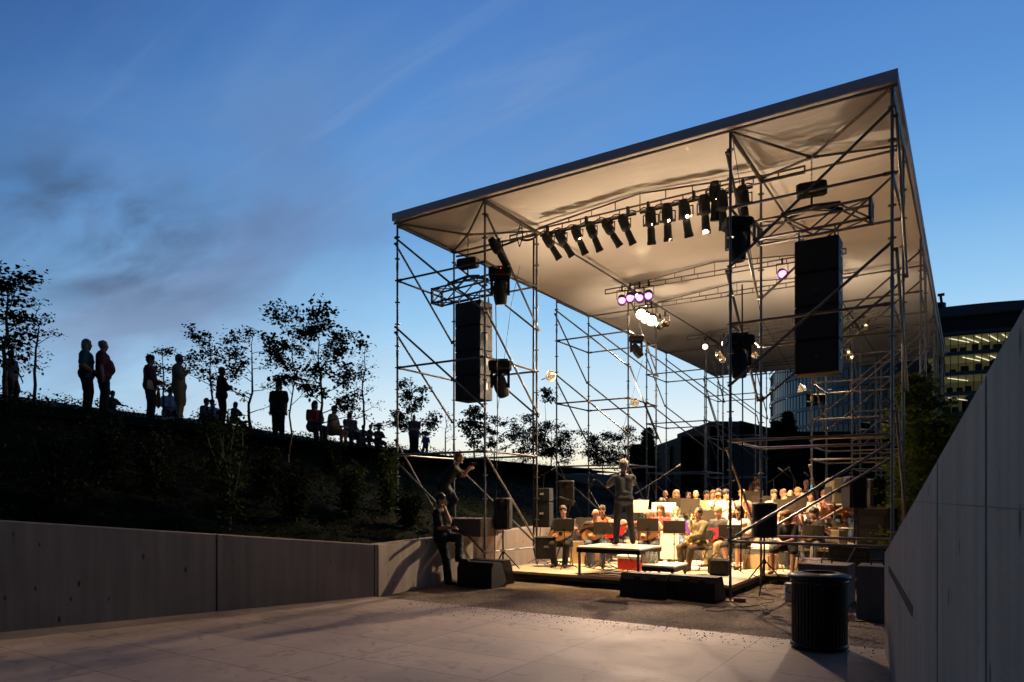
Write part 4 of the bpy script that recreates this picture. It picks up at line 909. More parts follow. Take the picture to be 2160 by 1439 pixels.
# racks and cases on the right
def case(px,ytop,s,w,d,rz,label,m=None,z0=0,name='equipment_case',cat='case'):
    p=D(px,CY,s); zt=CAMZ+(CY-ytop)*s/F; h=zt-z0; t=thing(name,label,cat,(p.x,p.y,z0),rz); b=MB(); b.bbox((0,0,h/2),(w,d,h-.004),.012); b.build('case_body',m or BLK,t,local=True)
    e=MB()
    for sx in(-1,1):
        for sy in(-1,1): e.box((sx*(w/2+.001),sy*(d/2+.001),h/2),(.02,.02,h-.03))
    e.build('corner_trim',DARKM if m is None else m,t,local=True); q=MB()
    for k in range(5): q.box((0,-d/2-.003,h*(.15+.17*k)),(w*.8,.012,h*.11))
    if m is None: q.build('rack_unit',mat('rack_panel',(.008,.008,.009),.5,.1),t,local=True)
    return t,h
case(1850,1072,15.2,.62,.5,-.3,'tall black equipment rack below the right loudspeakers')
case(1806,1152,14.2,.8,.6,-.3,'black flight case standing behind the litter bin')
case(1762,1118,16.5,.35,.4,-.3,'narrow olive equipment box right of the curly haired player',mat('olive_box',(.13,.11,.06),.7),DZ)
p=W(1744,1205,.25)
CONCD=concrete('block_concrete',(.15,.13,.11))
def slab_block(px,ytop,s,w,d,rz,label,z0=0.0):
    p=D(px,CY,s); zt=CAMZ+(CY-ytop)*s/F; t=thing('concrete_block',label,'block',(p.x,p.y,z0),rz); b=MB(); b.bbox((0,0,(zt-z0)/2),(w,d,zt-z0),.01); b.build('block_body',CONCD,t,local=True)
    e=MB(); e.tube((-.08,0,zt-z0),(-.08,0,zt-z0+.07),.012); e.tube((.08,0,zt-z0),(.08,0,zt-z0+.07),.012); e.tube((-.085,0,zt-z0+.07),(.085,0,zt-z0+.07),.012); e.build('lifting_loop',DARKM,t,local=True)
slab_block(1744,1188,12.2,.78,.7,-.05,'pale concrete ballast block behind the litter bin')
slab_block(1851,1192,10.6,.5,.6,0,'tall concrete ballast block beside the wing wall')
slab_block(993,1093,15.6,1.0,.7,0,'concrete block on top of the low wall where the photographer stands',.95)
slab_block(1023,1096,16.4,.55,.6,0,'smaller concrete block right of the photographer\'s block',.95)
# red and white cooler
cl=thing('cooler_box','red cooler box with white lid under the podium','cooler',(0,0,0)); q=W(1333,1200,DZ); q.y=14.3; q,_=Yp(1333,14.35)
cl.location=(q.x,14.35,DZ); cl.rotation_euler=(0,0,-.1); b=MB(); b.bbox((0,0,.12),(.56,.34,.24),.03); b.build('cooler_body',mat('red_plastic',(.55,.03,.02),.4),cl,local=True); b=MB(); b.bbox((0,0,.28),(.58,.36,.08),.03); b.build('lid',mat('white_plastic',(.7,.68,.62),.45),cl,local=True); b=MB(); b.path([(-.2,0,.32),(-.2,0,.35),(.2,0,.35),(.2,0,.32)],.01,5); b.build('handle',CAPM,cl,local=True)
# open framed monitor box and beige cabinets
def woodbox(px,ybot,s,w,d,h,rz,label,z0=DZ,slope=.06):
    p=D(px,CY,s); t=thing('wooden_speaker_box',label,'box',(p.x,p.y,z0),rz); b=MB(); b.prism([(-w/2,0),(w/2,0),(w/2,h),(-w/2,h)],-d/2,d/2); b.build('box_body',WOODB,t,local=True)
    g=MB(); g.box((0,0,h+.003),(w*.8,d*.8,.012)); g.build('speaker_cloth',mat('purple_grey_cloth',(.10,.08,.10),.9),t,local=True)
woodbox(1718,1195,14.6,.66,.6,.30,.45,'wooden framed speaker box lying face up in front of the seated person in shorts')
woodbox(1234,1190,16.8,.62,.35,.52,.1,'tan wooden amplifier box behind the left guitarist\'s legs')
woodbox(1605,1190,15.6,.6,.45,.32,-.3,'pale wedge shaped box beside the right inner post')
# black handbag on the deck
bg_=thing('black_bag','soft black bag with loop handle on the deck right of the man in olive','bag',(0,0,0)); q,_=Yp(1517,14.3); bg_.location=(q.x,14.3,DZ); b=MB(); b.bbox((0,0,.17),(.44,.22,.34),.07); b.build('bag_body',BLK,bg_,local=True); b=MB(); b.path([(-.12+.03*i,-.12,.34+.12*math.sin(i*math.pi/8)) for i in range(9)],.012,5); b.path([(.2*math.cos(i*.7)-.05,-.13,.1+.2*math.sin(i*.7)) for i in range(5)],.009,5); b.build('strap',BLK,bg_,local=True)
# white bucket and tripod beside the bin
wb=thing('white_bin','white square tub beside the black litter bin','tub',W(1668,1268)); b=MB(); b.bbox((0,0,.15),(.16,.2,.30),.02); b.build('tub_body',mat('dull_white_plastic',(.45,.47,.5),.5),wb,local=True); b=MB(); b.bbox((0,0,.305),(.18,.22,.015),.005); b.build('rim',CAPM,wb,local=True)
b=MB(); b.box((0,0,.035),(.2,.09,.07)); o=b.build('brick',mat('red_brick',(.25,.13,.09),.9)); o.location=W(1560,1270); o.rotation_euler=(0,0,.3); tag(o,'loose brick on the gravel left of the speaker tripod','brick')
# ---- litter bin ----
bp=W(1728,1368); bin_=thing('litter_bin','black ribbed steel litter bin with flared rim on the paving','litter bin',(bp.x,bp.y,0)); RB=.315; HB=.86
BINM=mat('gloss_black_enamel',(.004,.004,.005),.4,0,.3,14,spec=.3,coat=.15)
m=MB(); m.lathe((0,0,0),[(.001,.03),(RB-.03,.03),(RB-.035,.06),(RB-.035,HB-.06)],40); m.build('liner',BLK,bin_,local=True)
m=MB()
for k in range(44):
    a=k*2*math.pi/44; Rz=Matrix.Rotation(a,3,'Z'); m.box(Rz@Vector((RB-.012,0,HB/2+.01)),(.009,.026,HB-.12),a)
m.build('vertical_slats',BINM,bin_,local=True)
for z in(.03,HB-.08): m=MB(); m.lathe((0,0,z),[(RB-.02,0),(RB+.006,.004),(RB+.006,.05),(RB-.02,.054)],44); m.build('band',BINM,bin_,True,local=True)
m=MB(); m.lathe((0,0,0),[(RB+.0,HB-.03),(RB+.032,HB-.02),(RB+.038,HB),(RB+.03,HB+.018),(RB-.05,HB+.035),(.205,HB+.05),(.19,HB+.045),(.185,HB-.02)],48); m.build('rim',BINM,bin_,True,local=True)
m=MB(); m.path([(-RB-.02,-.05,HB-.14),(-RB-.05,-.05,HB-.16),(-RB-.05,-.05,HB-.20),(-RB-.0,-.05,HB-.22)],.008,5); m.build('hasp',BINM,bin_,local=True)
# ---- music stands ----
STM=mat('stand_black',(.020,.015,.010),.75,0,.2,8,spec=.15); PAPER=mat('sheet_paper',(.8,.78,.7),.8,0,.06,3)
def mstand():
    t=thing('music_stand','x','music stand'); m=MB(); tl=Matrix.Rotation(-.30,3,'X'); m.bbox((0,0,1.0),(.46,.012,.29),.004,M=tl); m.box(Vector((0,.05,.84)),(.50,.06,.012)); m.build('desk',STM,t,local=True)
    m=MB(); m.tube((0,.02,.15),(0,.02,.95),.010,n=6); m.tube((0,.02,.6),(0,.02,.64),.018,n=8); m.box((0,-.012,.97),(.05,.03,.12),M=tl); m.build('pole',STM,t,local=True)
    for k in range(3):
        a=k*2.094+.5; m=MB(); m.path([(0,.02,.2),(math.cos(a)*.12,math.sin(a)*.12+.02,.13),(math.cos(a)*.3,math.sin(a)*.3+.02,.01)],.009,5); m.build('leg',STM,t,local=True)
    m=MB(); m.box(Vector((.02,.025,1.0)),(.42,.006,.29),M=tl); m.build('sheet_music',PAPER,t,local=True)
    return t
ms0=mstand(); used=[0]
def put_stand(px,pyc,s,rz,label,z0,face=False):
    # pyc : picture height of the desk centre
    p=D(px,pyc,s); zc=p.z; loc=(p.x,p.y,z0); 
    if used[0]==0: r=ms0; r.location=loc; r.rotation_euler=(0,0,rz); r['label']=label; r['group']='music stands'
    else: r=dup(ms0,loc,rz,label,'music stands')
    used[0]+=1
    r.scale=(1,1,(zc-z0)/1.0) if abs((zc-z0)-1)<.35 else (1,1,1)
for a in ((1190,1108,15.6,.25,'black music stand in front of the guitarist at far left',DZ),(1232,1104,17,.25,'music stand behind and right of the far left stand',DZ),(1274,1114,15.4,.25,'music stand hiding the bending bald man\'s arms',DZ),
    (1366,1107,15.2,.3,'music stand directly right of the conductor\'s legs',DZ),(1422,1112,14.9,.35,'music stand with purple folder before the man in olive',DZ),(1512,1108,16.2,.1,'grey music stand right of the man in olive',DZ),(1540,1120,14.6,.3,'music stand just left of the thick front right post',DZ),
    (1408,1062,19.4,.2,'black stand before the leftmost rear row player',RZR),(1430,1062,18.6,.2,'black stand before the fair rear player in white',RZR),(1456,1068,17.6,.2,'large round cornered stand in the centre of the second row',DZ),(1500,1057,17.9,.1,'stand standing highest in front of the man in white',DZ+.1),
    (1572,1108,16.2,.2,'stand right of the thick front post, partly hidden',DZ),(1590,1048,19.6,.1,'stand before the player under the standing woman',RZR),(1605,1058,18.4,.1,'wide stand between the front right loudspeaker and rear row',RZR),(1680,1063,16.2,-.2,'black stand before the brightly lit rear players',DZ+.1),(1650,1069,16.6,-.2,'low wide stand left of the brightly lit players',DZ+.1),(1715,1120,14.8,-.3,'stand in front of the curly haired player',DZ),(1772,1057,18.4,-.2,'small stand behind the grey loudspeaker',RZR)):
    put_stand(*a)
def wstand(px,py,s,w,h,tilt,rz,label,z0):
    p=D(px,py,s); t=thing('white_score_board',label,'score stand',(p.x,p.y,z0),rz); M=Matrix.Rotation(tilt,3,'X'); m=MB(); m.box((0,0,p.z-z0),(w,.012,h),M=M); m.build('score_sheet',mat('bright_paper',(.62,.58,.5),.7),t,local=True); m=MB(); m.tube((0,.03,0),(0,.03,p.z-z0),.012); m.build('pole',STM,t,local=True)
wstand(1347,1068,15.4,.42,.30,-.5,.2,'bright white score on a tilted stand right of the conductor\'s hip',DZ)
wstand(1400,1070,18,.60,.24,-.1,.2,'long bright white sheet behind the woman in red',DZ)
wstand(1412,1150,15.6,.40,.62,-.25,.2,'tall leaning white board between the small riser and the man in olive',DZ)
fo=thing('purple_folder','thin purple folder on the stand before the man in olive','folder',D(1448,1112,14.85),.35); MB().box((0,0,0),(.07,.012,.30),M=Matrix.Rotation(-.3,3,'X')@Matrix.Rotation(-.35,3,'Y')).build('folder_cover',mat('purple_card',(.30,.08,.55),.5),fo,local=True)
# microphones on booms
def boom(base,a,b,label):
    base=Vector(base); t=thing('microphone_stand',label,'microphone stand',base); m=MB(); a=Vector(a);b=Vector(b); top=a.lerp(b,.35); m.tube(base,top,.010,n=6); m.build('pole',DARKM,t); m=MB(); m.tube(a,b,.005,n=6); m.build('boom_arm',DARKM,t)
    m=MB(); d=(b-a).normalized(); m.tube(b,b+d*.12,.016,.022,n=8); m.sphere(b+d*.13,.026,8,6); m.build('microphone',DARKM,t)
    for k in range(3):
        an=k*2.09; m=MB(); m.tube(base+Vector((0,0,.12)),base+Vector((math.cos(an)*.28,math.sin(an)*.28,.01)),.008,n=5); m.build('leg',DARKM,t)
def BM(pxb,s,pa,pb,label,z0=DZ):
    p=D(pxb,CY,s); boom((p.x,p.y,z0),D(pa[0],pa[1],s),D(pb[0],pb[1],s),label)
BM(1352,18,(1340,1042),(1426,986),'long diagonal microphone boom right of the conductor')
BM(1135,17,(1139,1005),(1163,992),'high microphone boom beside the first tower rear post')
BM(1170,16.5,(1214,1058),(1192,1052),'microphone pointing left in front of the black loudspeaker')
BM(1530,20,(1505,1035),(1540,1018),'short boom rising right behind the rear centre row',RZR)
BM(1640,19.5,(1618,1020),(1656,992),'left boom of the crossing microphones at the rear',RZR)
BM(1668,19.5,(1688,1022),(1650,994),'long boom crossing down to the right above the rear players',RZR)
BM(1700,19.5,(1680,1018),(1668,996),'upright short boom behind the rear players on the right',RZR)
BM(1715,18.5,(1740,1030),(1706,1004),'boom beside the second right tower post',RZR)
BM(1345,15.2,(1240,1040),(1247,1025),'thin microphone arm left of the conductor')
cm=thing('chrome_rail_stand','tilted chrome mic stand leaning in front of the flight case','microphone stand',D(1783,1195,13.4)); MB().tube(D(1783,1195,13.4),D(1812,1140,13.4),.012,.014).build('pole',GALV,cm)
# cables on floor
for k in range(9):
    r=random.Random(k+40); x=r.uniform(-8,-4); y=r.uniform(13,16); pts=[]; a=r.uniform(0,6)
    for i in range(14):
        pts.append((x,y,DZ+.012)); a+=r.uniform(-.6,.6); x=min(-3.7,max(-8.5,x+.22*math.cos(a))); y=min(17,max(12.95,y+.22*math.sin(a)))
    tag(MB().path(pts,.008,5).build('floor_cable',BLK),"thin cable straggling over the stage deck",'cable','cables lying on the deck')
for k in range(6):
    r=random.Random(k+60); x=-3.3+r.uniform(-.2,1.2); y=12.3+r.uniform(-.8,1.2); pts=[]; a=r.uniform(0,6)
    for i in range(12):
        pts.append((x,y,.02)); a+=r.uniform(-.8,.8); x+=.16*math.cos(a); y=max(11,y+.16*math.sin(a))
    tag(MB().path(pts,.008,5).build('floor_cable',BLK),"thin cable tangled on the gravel near the speaker tripod",'cable','cables lying on the gravel')
# ================= PEOPLE =================
from mathutils import noise as mnoise
def flat(name,col,rough=.75,var=.12): return mat(name,col,rough,0,var,25,bump=.12,bscale=30)
SK={'light':flat('skin_light',(.50,.27,.18),.5,.06),'tan':flat('skin_tan',(.36,.19,.12),.5,.06),'dark':flat('skin_dark',(.17,.09,.055),.5,.06)}
HR={'brown':flat('hair_brown',(.06,.032,.016),.6,.4),'dark':flat('hair_dark',(.015,.012,.010),.55,.4),'grey':flat('hair_grey',(.24,.22,.20),.6,.3),'blond':flat('hair_blond',(.32,.20,.09),.55,.3),'red':flat('hair_auburn',(.22,.09,.03),.55,.3)}
CL={}
def cloth(n):
    T={'black':(.012,.012,.014),'charcoal':(.03,.03,.034),'grey':(.10,.10,.11),'midgrey':(.11,.12,.14),'slate':(.06,.07,.09),'white':(.70,.68,.62),'cream':(.55,.48,.34),'olive':(.14,.12,.06),'khaki':(.24,.19,.11),'red':(.42,.02,.025),'maroon':(.14,.02,.025),'blue':(.06,.12,.32),'denim':(.05,.08,.15),'brown':(.08,.05,.03),'green':(.04,.08,.045),'teal':(.03,.10,.12),'orange':(.45,.12,.03),'pink':(.5,.22,.2),'yellow':(.5,.36,.10),'paleblue':(.30,.42,.6)}
    if n not in CL: CL[n]=flat('cloth_'+n,T[n],.85,.2)
    return CL[n]
SHOE=flat('shoe_black',(.012,.01,.009),.45); EYE=flat('eye_dark',(.02,.015,.012),.2); LIP=flat('lip',(.33,.12,.10),.5)
def caps(mb,a,b,r0,r1,n=12):
    a=Vector(a);b=Vector(b); d=b-a; L=d.length
    if L<1e-5: mb.sphere(a,r0,n,8); return
    d/=L; u=d.orthogonal().normalized(); w=d.cross(u); rings=[]
    for k in range(5): t=k/4*math.pi/2; rings.append((a-d*r0*math.cos(t),r0*math.sin(t)))
    for k in range(5): t=k/4*math.pi/2; rings.append((b+d*r1*math.sin(t),r1*math.cos(t)))
    vs=[];fs=[]
    for c,r in rings:
        for i in range(n): t=2*math.pi*i/n; vs.append(c+(u*math.cos(t)+w*math.sin(t))*max(r,1e-4))
    for j in range(len(rings)-1):
        for i in range(n): fs.append((j*n+i,j*n+(i+1)%n,(j+1)*n+(i+1)%n,(j+1)*n+i))
    fs+=[tuple(range(n-1,-1,-1)),tuple((len(rings)-1)*n+i for i in range(n))]
    mb.add(vs,fs)
def ik(a,t,l1,l2,hint):
    a=Vector(a);t=Vector(t); d=t-a; L=d.length; mx=(l1+l2)*.995
    if L>mx: t=a+d*(mx/L); d=t-a; L=mx
    dn=d.normalized(); x=(l1*l1-l2*l2+L*L)/(2*L); h=math.sqrt(max(0,l1*l1-x*x)); hv=Vector(hint); hv=(hv-dn*hv.dot(dn)).normalized(); return a+dn*x+hv*h,t
def person(label,loc,yaw,H=1.75,pose='stand',lean=0,side=0,hands=None,feet=None,top='black',bot='black',sleeve='short',shorts=False,skin='light',hair='brown',style='short',hyaw=0,hpitch=0,vox=.02,belly=0,group=None,wid=1.0,seat=.46,hint=None,female=False,shoe=None,pz=None,knees=None,name='person',bulk=1.06):
    k=H/1.75; t=thing(name,label,'person',loc,yaw,group)
    P=Vector((0,0,.93*k)) if pose=='stand' else Vector((0,0,seat+.10))
    if pz: P=Vector(pz)
    tv=Vector((math.sin(side),-math.sin(lean),math.cos(lean)*math.cos(side))).normalized(); ex=Vector((1,0,0)); fw=ex.cross(tv)*-1 ; fw=tv.cross(ex)*1
    if fw.y>0: fw=-fw
    Nk=P+tv*.50*k
    hl=lean*.45
    ht=Vector((math.sin(side*.5),-math.sin(hl),math.cos(hl))); Hc=Nk+ht*.17*k+Vector((0,-.02,0))*k
    Rh=Matrix.Rotation(hyaw,3,'Z')@Matrix.Rotation(hl+hpitch,3,'X')
    shw=.175*k*wid; hipw=.09*k
    feet=feet or ([(.11,0,.075),(-.11,-.02,.075)] if pose=='stand' else [(.13,-.44,.075),(-.12,-.40,.075)])
    hands=hands or ([(.27,-.06,.80*k),(-.27,-.06,.80*k)] if pose=='stand' else [(.12,-.36,seat+.24),(-.12,-.36,seat+.24)])
    pr=[]   # (a,b,r0,r1,region)
    def A(a,b,r0,r1,reg):
        f_=bulk if reg in('top','bot') else (1+(bulk-1)*.5); pr.append((Vector(a),Vector(b),r0*k*f_,r1*k*f_,reg))
    up=tv
    for s in(-1,1): A(Nk+ex*s*.085*k*wid-up*.10*k,P+ex*s*.065*k+up*.12*k,.098,.098,'top')
    A(Nk-up*.13*k+fw*.02,P+up*.16*k+fw*.012,.10,.105+belly*.3,'top')
    if belly: A(P+up*.20*k+fw*(.05+belly*.4),P+up*.13*k+fw*(.05+belly*.4),.10+belly*.3,.11+belly*.4,'top')
    if female:
        for s in(-1,1): A(Nk+ex*s*.075-up*.2*k+fw*.07,Nk+ex*s*.075-up*.21*k+fw*.085,.06,.055,'top')
    A(Nk-ex*shw*.9-up*.055*k,Nk+ex*shw*.9-up*.055*k,.062,.062,'top')
    A(Nk-up*.03*k,Nk+ht*.09*k,.068,.052,'skin')
    A(P-ex*.075*k,P+ex*.075*k,.118*(1.06 if female else 1),.118*(1.06 if female else 1),'bot'); A(P+up*.09*k-ex*.06*k,P+up*.09*k+ex*.06*k,.105,.105,'top')
    A(P-ex*.07*k-up*.01*k+fw*.01,P+ex*.07*k-up*.01*k+fw*.01,.124,.124,'top')
    A(Nk-up*.38*k-ex*.06*k,Nk-up*.38*k+ex*.06*k,.108,.108,'top')
    kn=[]
    for i,s in enumerate((1,-1)):
        hp=P+ex*s*hipw; kh=(knees[i] if knees else ((s*.1,-1,.05) if pose=='stand' else (s*.2,-.5,1)))
        K,f=ik(hp,feet[i],.43*k,.42*k,kh); kn.append(K)
        A(hp,K,.092,.069,'bot'); 
        A(K,K.lerp(f,.35),.068 if not shorts else .056,.064 if not shorts else .056,'bot' if not shorts else 'skin'); A(K.lerp(f,.35),f,.064 if not shorts else .054,.058 if not shorts else .036,'bot' if not shorts else 'skin')
        if shorts: A(hp,K.lerp(hp,.18),.098,.085,'bot')
        td=Vector((s*.18,-1,0)).normalized() if i<2 else 0
        A(f+Vector((0,.035,-.03)),f+td*.15*k+Vector((0,0,-.045)),.042,.034,'shoe')
    wr=[]
    for i,s in enumerate((1,-1)):
        sh=Nk+ex*s*shw-up*.06*k; hh=(hint[i] if hint else (s*.55,.5,-1))
        E,w=ik(sh,hands[i],.285*k,.255*k,hh); wr.append((E,w))
        A(sh,E.lerp(sh,.25),.062,.062 if sleeve=='short' else .054,'top'); A(sh,E,.050,.043 if sleeve=='short' else .052,'skin' if sleeve=='short' else 'top'); A(E,w,.042 if sleeve=='short' else .050,.029 if sleeve=='short' else .036,'top' if sleeve=='long' else 'skin')
        hd=(w-E).normalized(); A(w,w+hd*.085*k,.030,.030,'skin')
    # head
    hs=.92*k
    def HP(x,y,z): return Hc+Rh@(Vector((x,y,z))*hs)
    mb=MB()
    for a,b,r0,r1,reg in pr: caps(mb,a,b,r0,r1)
    mb.sphere(HP(0,.008,.035),(.077*hs,.098*hs,.095*hs),14,10,R=Rh)
    mb.sphere(HP(0,-.018,-.035),(.062*hs,.070*hs,.085*hs),14,10,R=Rh)
    caps(mb,HP(0,-.088,.012),HP(0,-.112,-.028),.010*hs,.016*hs,8); mb.sphere(HP(0,-.068,-.098),.030*hs,8,6); caps(mb,HP(-.03,-.083,.034),HP(.03,-.083,.034),.013*hs,.013*hs,8)
    for s in(-1,1): mb.sphere(HP(s*.080,.01,-.005),(.014*hs,.022*hs,.034*hs),8,6,R=Rh); mb.sphere(HP(s*.04,-.066,-.03),.026*hs,8,6)
    caps(mb,HP(0,.03,-.03),Nk+ht*.06*k,.052*k,.056*k)
    headprims=[(HP(0,.008,.035),HP(0,-.018,-.035),.09*hs,.08*hs,'skin'),(HP(0,-.05,-.09),HP(0,-.06,-.095),.035,.035,'skin')]
    me=bpy.data.meshes.new('tmp'); me.from_pydata([tuple(v) for v in mb.v],[],mb.f); to=bpy.data.objects.new('tmp',me); C.objects.link(to)
    rm=to.modifiers.new('r','REMESH'); rm.mode='VOXEL'; rm.voxel_size=vox; rm.use_smooth_shade=True
    sm=to.modifiers.new('s','SMOOTH'); sm.factor=.5; sm.iterations=2 if vox>.015 else 3
    dg=bpy.context.evaluated_depsgraph_get(); ev=to.evaluated_get(dg); m2=bpy.data.meshes.new_from_object(ev)
    bpy.data.objects.remove(to); bpy.data.meshes.remove(me)
    n=len(m2.vertices); co=np.empty(n*3,np.float32); m2.vertices.foreach_get('co',co); co=co.reshape(n,3)
    # cloth folds : small smooth ripple
    rr=random.Random(hash(label)%1000)
    allp=pr+headprims; best=np.full(n,1e9); reg=np.zeros(n,int); RG={'skin':0,'top':1,'bot':2,'shoe':3}
    for a,b,r0,r1,rg in allp:
        a=np.array(a);b=np.array(b); d=b-a; L2=max((d*d).sum(),1e-9); tt=np.clip(((co-a)@d)/L2,0,1); ds=np.linalg.norm(co-(a+tt[:,None]*d),axis=1)-(r0+(r1-r0)*tt)
        if rg=='skin' and (np.array(a)-np.array(Nk))@np.array(tv)<-.05: pass
        u=ds<best-1e-6; best[u]=ds[u]; reg[u]=RG[rg]
    # trousers under a shirt hem, collar line
    hn=np.array(Nk); above=(co-hn)@np.array(up); near=np.linalg.norm(co-hn,axis=1)<.13*k
    reg[(above<.0)&near&(reg==0)]=1
    ph=rr.uniform(0,6); cl=(reg==1)|(reg==2)
    nr=np.empty(n*3,np.float32); m2.vertices.foreach_get('normal',nr); nr=nr.reshape(n,3)
    w=np.array([.5-abs(mnoise.noise(Vector((c[0]*9+ph,c[1]*9,c[2]*6+c[0]*5))))*1.6+.4*mnoise.noise(Vector((c[0]*24,c[1]*24+ph,c[2]*17))) for c in co])*.012*k*min(1,bulk)
    co=co+nr*(w*cl)[:,None]+nr*(cl*.004)[:,None]
    m2.vertices.foreach_set('co',co.astype(np.float32).ravel())
    fr=[]; 
    for p in m2.polygons:
        c=[reg[v] for v in p.vertices]; p.material_index=max(set(c),key=c.count)
    for m_ in (SK[skin],cloth(top),cloth(bot),SHOE if not shoe else cloth(shoe),EYE,LIP): m2.materials.append(m_)
    # fingers, eyes, mouth
    ex_=MB()
    for i,s in enumerate((1,-1)):
        E,w=wr[i]; hd=(w-E).normalized(); pl=w+hd*.085*k; sd=hd.cross(Vector((0,-.35,1))).normalized(); dn=sd.cross(hd).normalized()
        if dn.z>0: dn=-dn
        for j,(o,L) in enumerate(((-.030,.062),(-.010,.074),(.010,.070),(.029,.055))):
            b0=pl+sd*o*k; b1=b0+(hd*.85+dn*.4).normalized()*L*.55*k; b2=b1+(hd*.45+dn*.9).normalized()*L*.5*k
            ex_.tube(b0-hd*.015,b1,.0092*k,.0085*k,6,0); ex_.tube(b1,b2,.0085*k,.0065*k,6,0)
        th=w+hd*.03*k+sd*(-.028 if s>0 else .028)*k; t1=th+(hd*.6+sd*(-.7 if s>0 else .7)+dn*.3).normalized()*.035*k; ex_.tube(th,t1,.012*k,.010*k,6,0); ex_.tube(t1,t1+(hd*.9+dn*.4).normalized()*.03*k,.010*k,.0075*k,6,0)
    for s in(-1,1): ex_.sphere(HP(s*.031,-.087,.008),(.011*hs,.006*hs,.006*hs),8,5,4,R=Rh)
    ex_.sphere(HP(0,-.094,-.060),(.022*hs,.006*hs,.006*hs),8,5,5,R=Rh)
    em=bpy.data.meshes.new('e'); em.from_pydata([tuple(v) for v in ex_.v],[],ex_.f); em.polygons.foreach_set('material_index',ex_.m)
    bm=bmesh.new(); bm.from_mesh(m2); bm.from_mesh(em); bm.to_mesh(m2); bm.free(); bpy.data.meshes.remove(em)
    for p in m2.polygons: p.use_smooth=True
    m2.name='body'; o=bpy.data.objects.new('body',m2); C.objects.link(o); o.parent=t
    # hair
    if style!='bald':
        h=MB(); hr=random.Random(len(label))
        if style in('short','curly','receding'):
            bk=.026 if style=='receding' else .014; z0=.060 if style!='receding' else .045
            h.sphere(HP(0,bk,z0),(.088*hs,.103*hs,.088*hs),18,12,R=Rh); h.sphere(HP(0,.035,.0),(.080*hs,.075*hs,.080*hs),14,9,R=Rh)
        elif style=='cap':
            h.sphere(HP(0,.01,.065),(.092*hs,.108*hs,.075*hs),18,12,R=Rh); h.sphere(HP(0,-.10,.055),(.06*hs,.06*hs,.010*hs),12,6,R=Rh)
        else:
            h.sphere(HP(0,.016,.060),(.092*hs,.106*hs,.088*hs),18,12,R=Rh)
            lo={'bob':-.10,'long':-.22,'pony':-.02}[style]
            for a in range(9):
                an=-.2+a*(math.pi+.4)/8; x=.072*math.cos(an); y=.03+.065*math.sin(an); h.sphere(HP(x,y,lo*.5+.02),(.036*hs,.036*hs,(.05-lo*.5)*hs+.02),8,8,R=Rh)
            if style=='pony': caps(h,HP(0,.10,.05),HP(0,.15,-.12),.030*hs,.018*hs,8)
        for v in range(len(h.v)):
            q=Vector(h.v[v]); q+=(q-HP(0,.01,.03)).normalized()*hr.uniform(-.005,.014 if style!='curly' else .030); h.v[v]=tuple(q)
        h.build('cap' if style=='cap' else 'hair',HR[hair] if style!='cap' else cloth('charcoal'),t,smooth=True,local=True)
    return t,dict(P=P,Nk=Nk,Hc=Hc,wr=wr)
def faceto(dx,dy): return math.atan2(dx,-dy)
YR=faceto(RT.x,RT.y)      # looking to the right of the picture
YC=faceto(-VW.x,-VW.y)    # looking at the viewer
def ploc(px,s,z): p=D(px,CY,s); return (p.x,p.y,z)
# leaning man with phone
def toloc(w,loc,yaw): return Matrix.Rotation(-yaw,3,'Z')@(Vector(w)-Vector(loc))
loc=(-8.93,11.35,0); yw=YR-.25; tl=lambda w:toloc(w,loc,yw)
s0=14.45
person('man in black leaning on the wall, foot on a wedge monitor, hand at his ear',loc,yw,1.90,lean=-.05,bulk=1.12,vox=.014,top='black',bot='black',skin='tan',hair='dark',style='short',pz=tl(D(931,1131,s0)),
    hands=[tl(D(940,1076,s0-.12)),tl(D(952,1113,s0-.35))],feet=[tl(D(968,1178,s0-.45)),tl(D(946,1229,s0-.1))],hint=[(.3,-.3,-1),(0,.3,-1)],hpitch=.12,knees=[(0,-1,.8),(0,-1,.2)],belly=.03)
ph=thing('mobile_phone','small dark phone held to the leaning man\'s ear','phone',D(940,1062,s0-.25)); MB().bbox((0,0,0),(.02,.055,.12),.008).build('phone_body',DARKM,ph,local=True)
# photographer
loc=D(962,1093,15.7); loc=(loc.x,loc.y,loc.z); yw=YR-.1; tl=lambda w:toloc(w,loc,yw); s0=15.7
person('man in black standing on the concrete block, bent forward taking a photograph',loc,yw,1.75,lean=.62,bulk=1.15,vox=.014,top='black',bot='charcoal',skin='light',hair='red',pz=tl(D(935,1022,s0)),hands=[tl(D(992,984,s0-.05)),tl(D(990,990,s0+.1))],feet=[tl(D(938,1088,s0-.1)),tl(D(955,1092,s0+.2))],hpitch=-.25,sleeve='short',hint=[(0,.4,-1),(0,.4,-1)])
cmr=thing('camera_body','small black camera raised to the photographer\'s eye','camera',D(995,979,15.6),YR); b=MB(); b.bbox((0,0,0),(.13,.06,.09),.015); b.build('camera_case',BLK,cmr,local=True); b=MB(); b.lathe((0,-.02,0),[(.03,0),(.034,.10),(.028,.10)],12,R=Matrix.Rotation(1.5708,3,'X')); b.build('lens',DARKM,cmr,local=True)
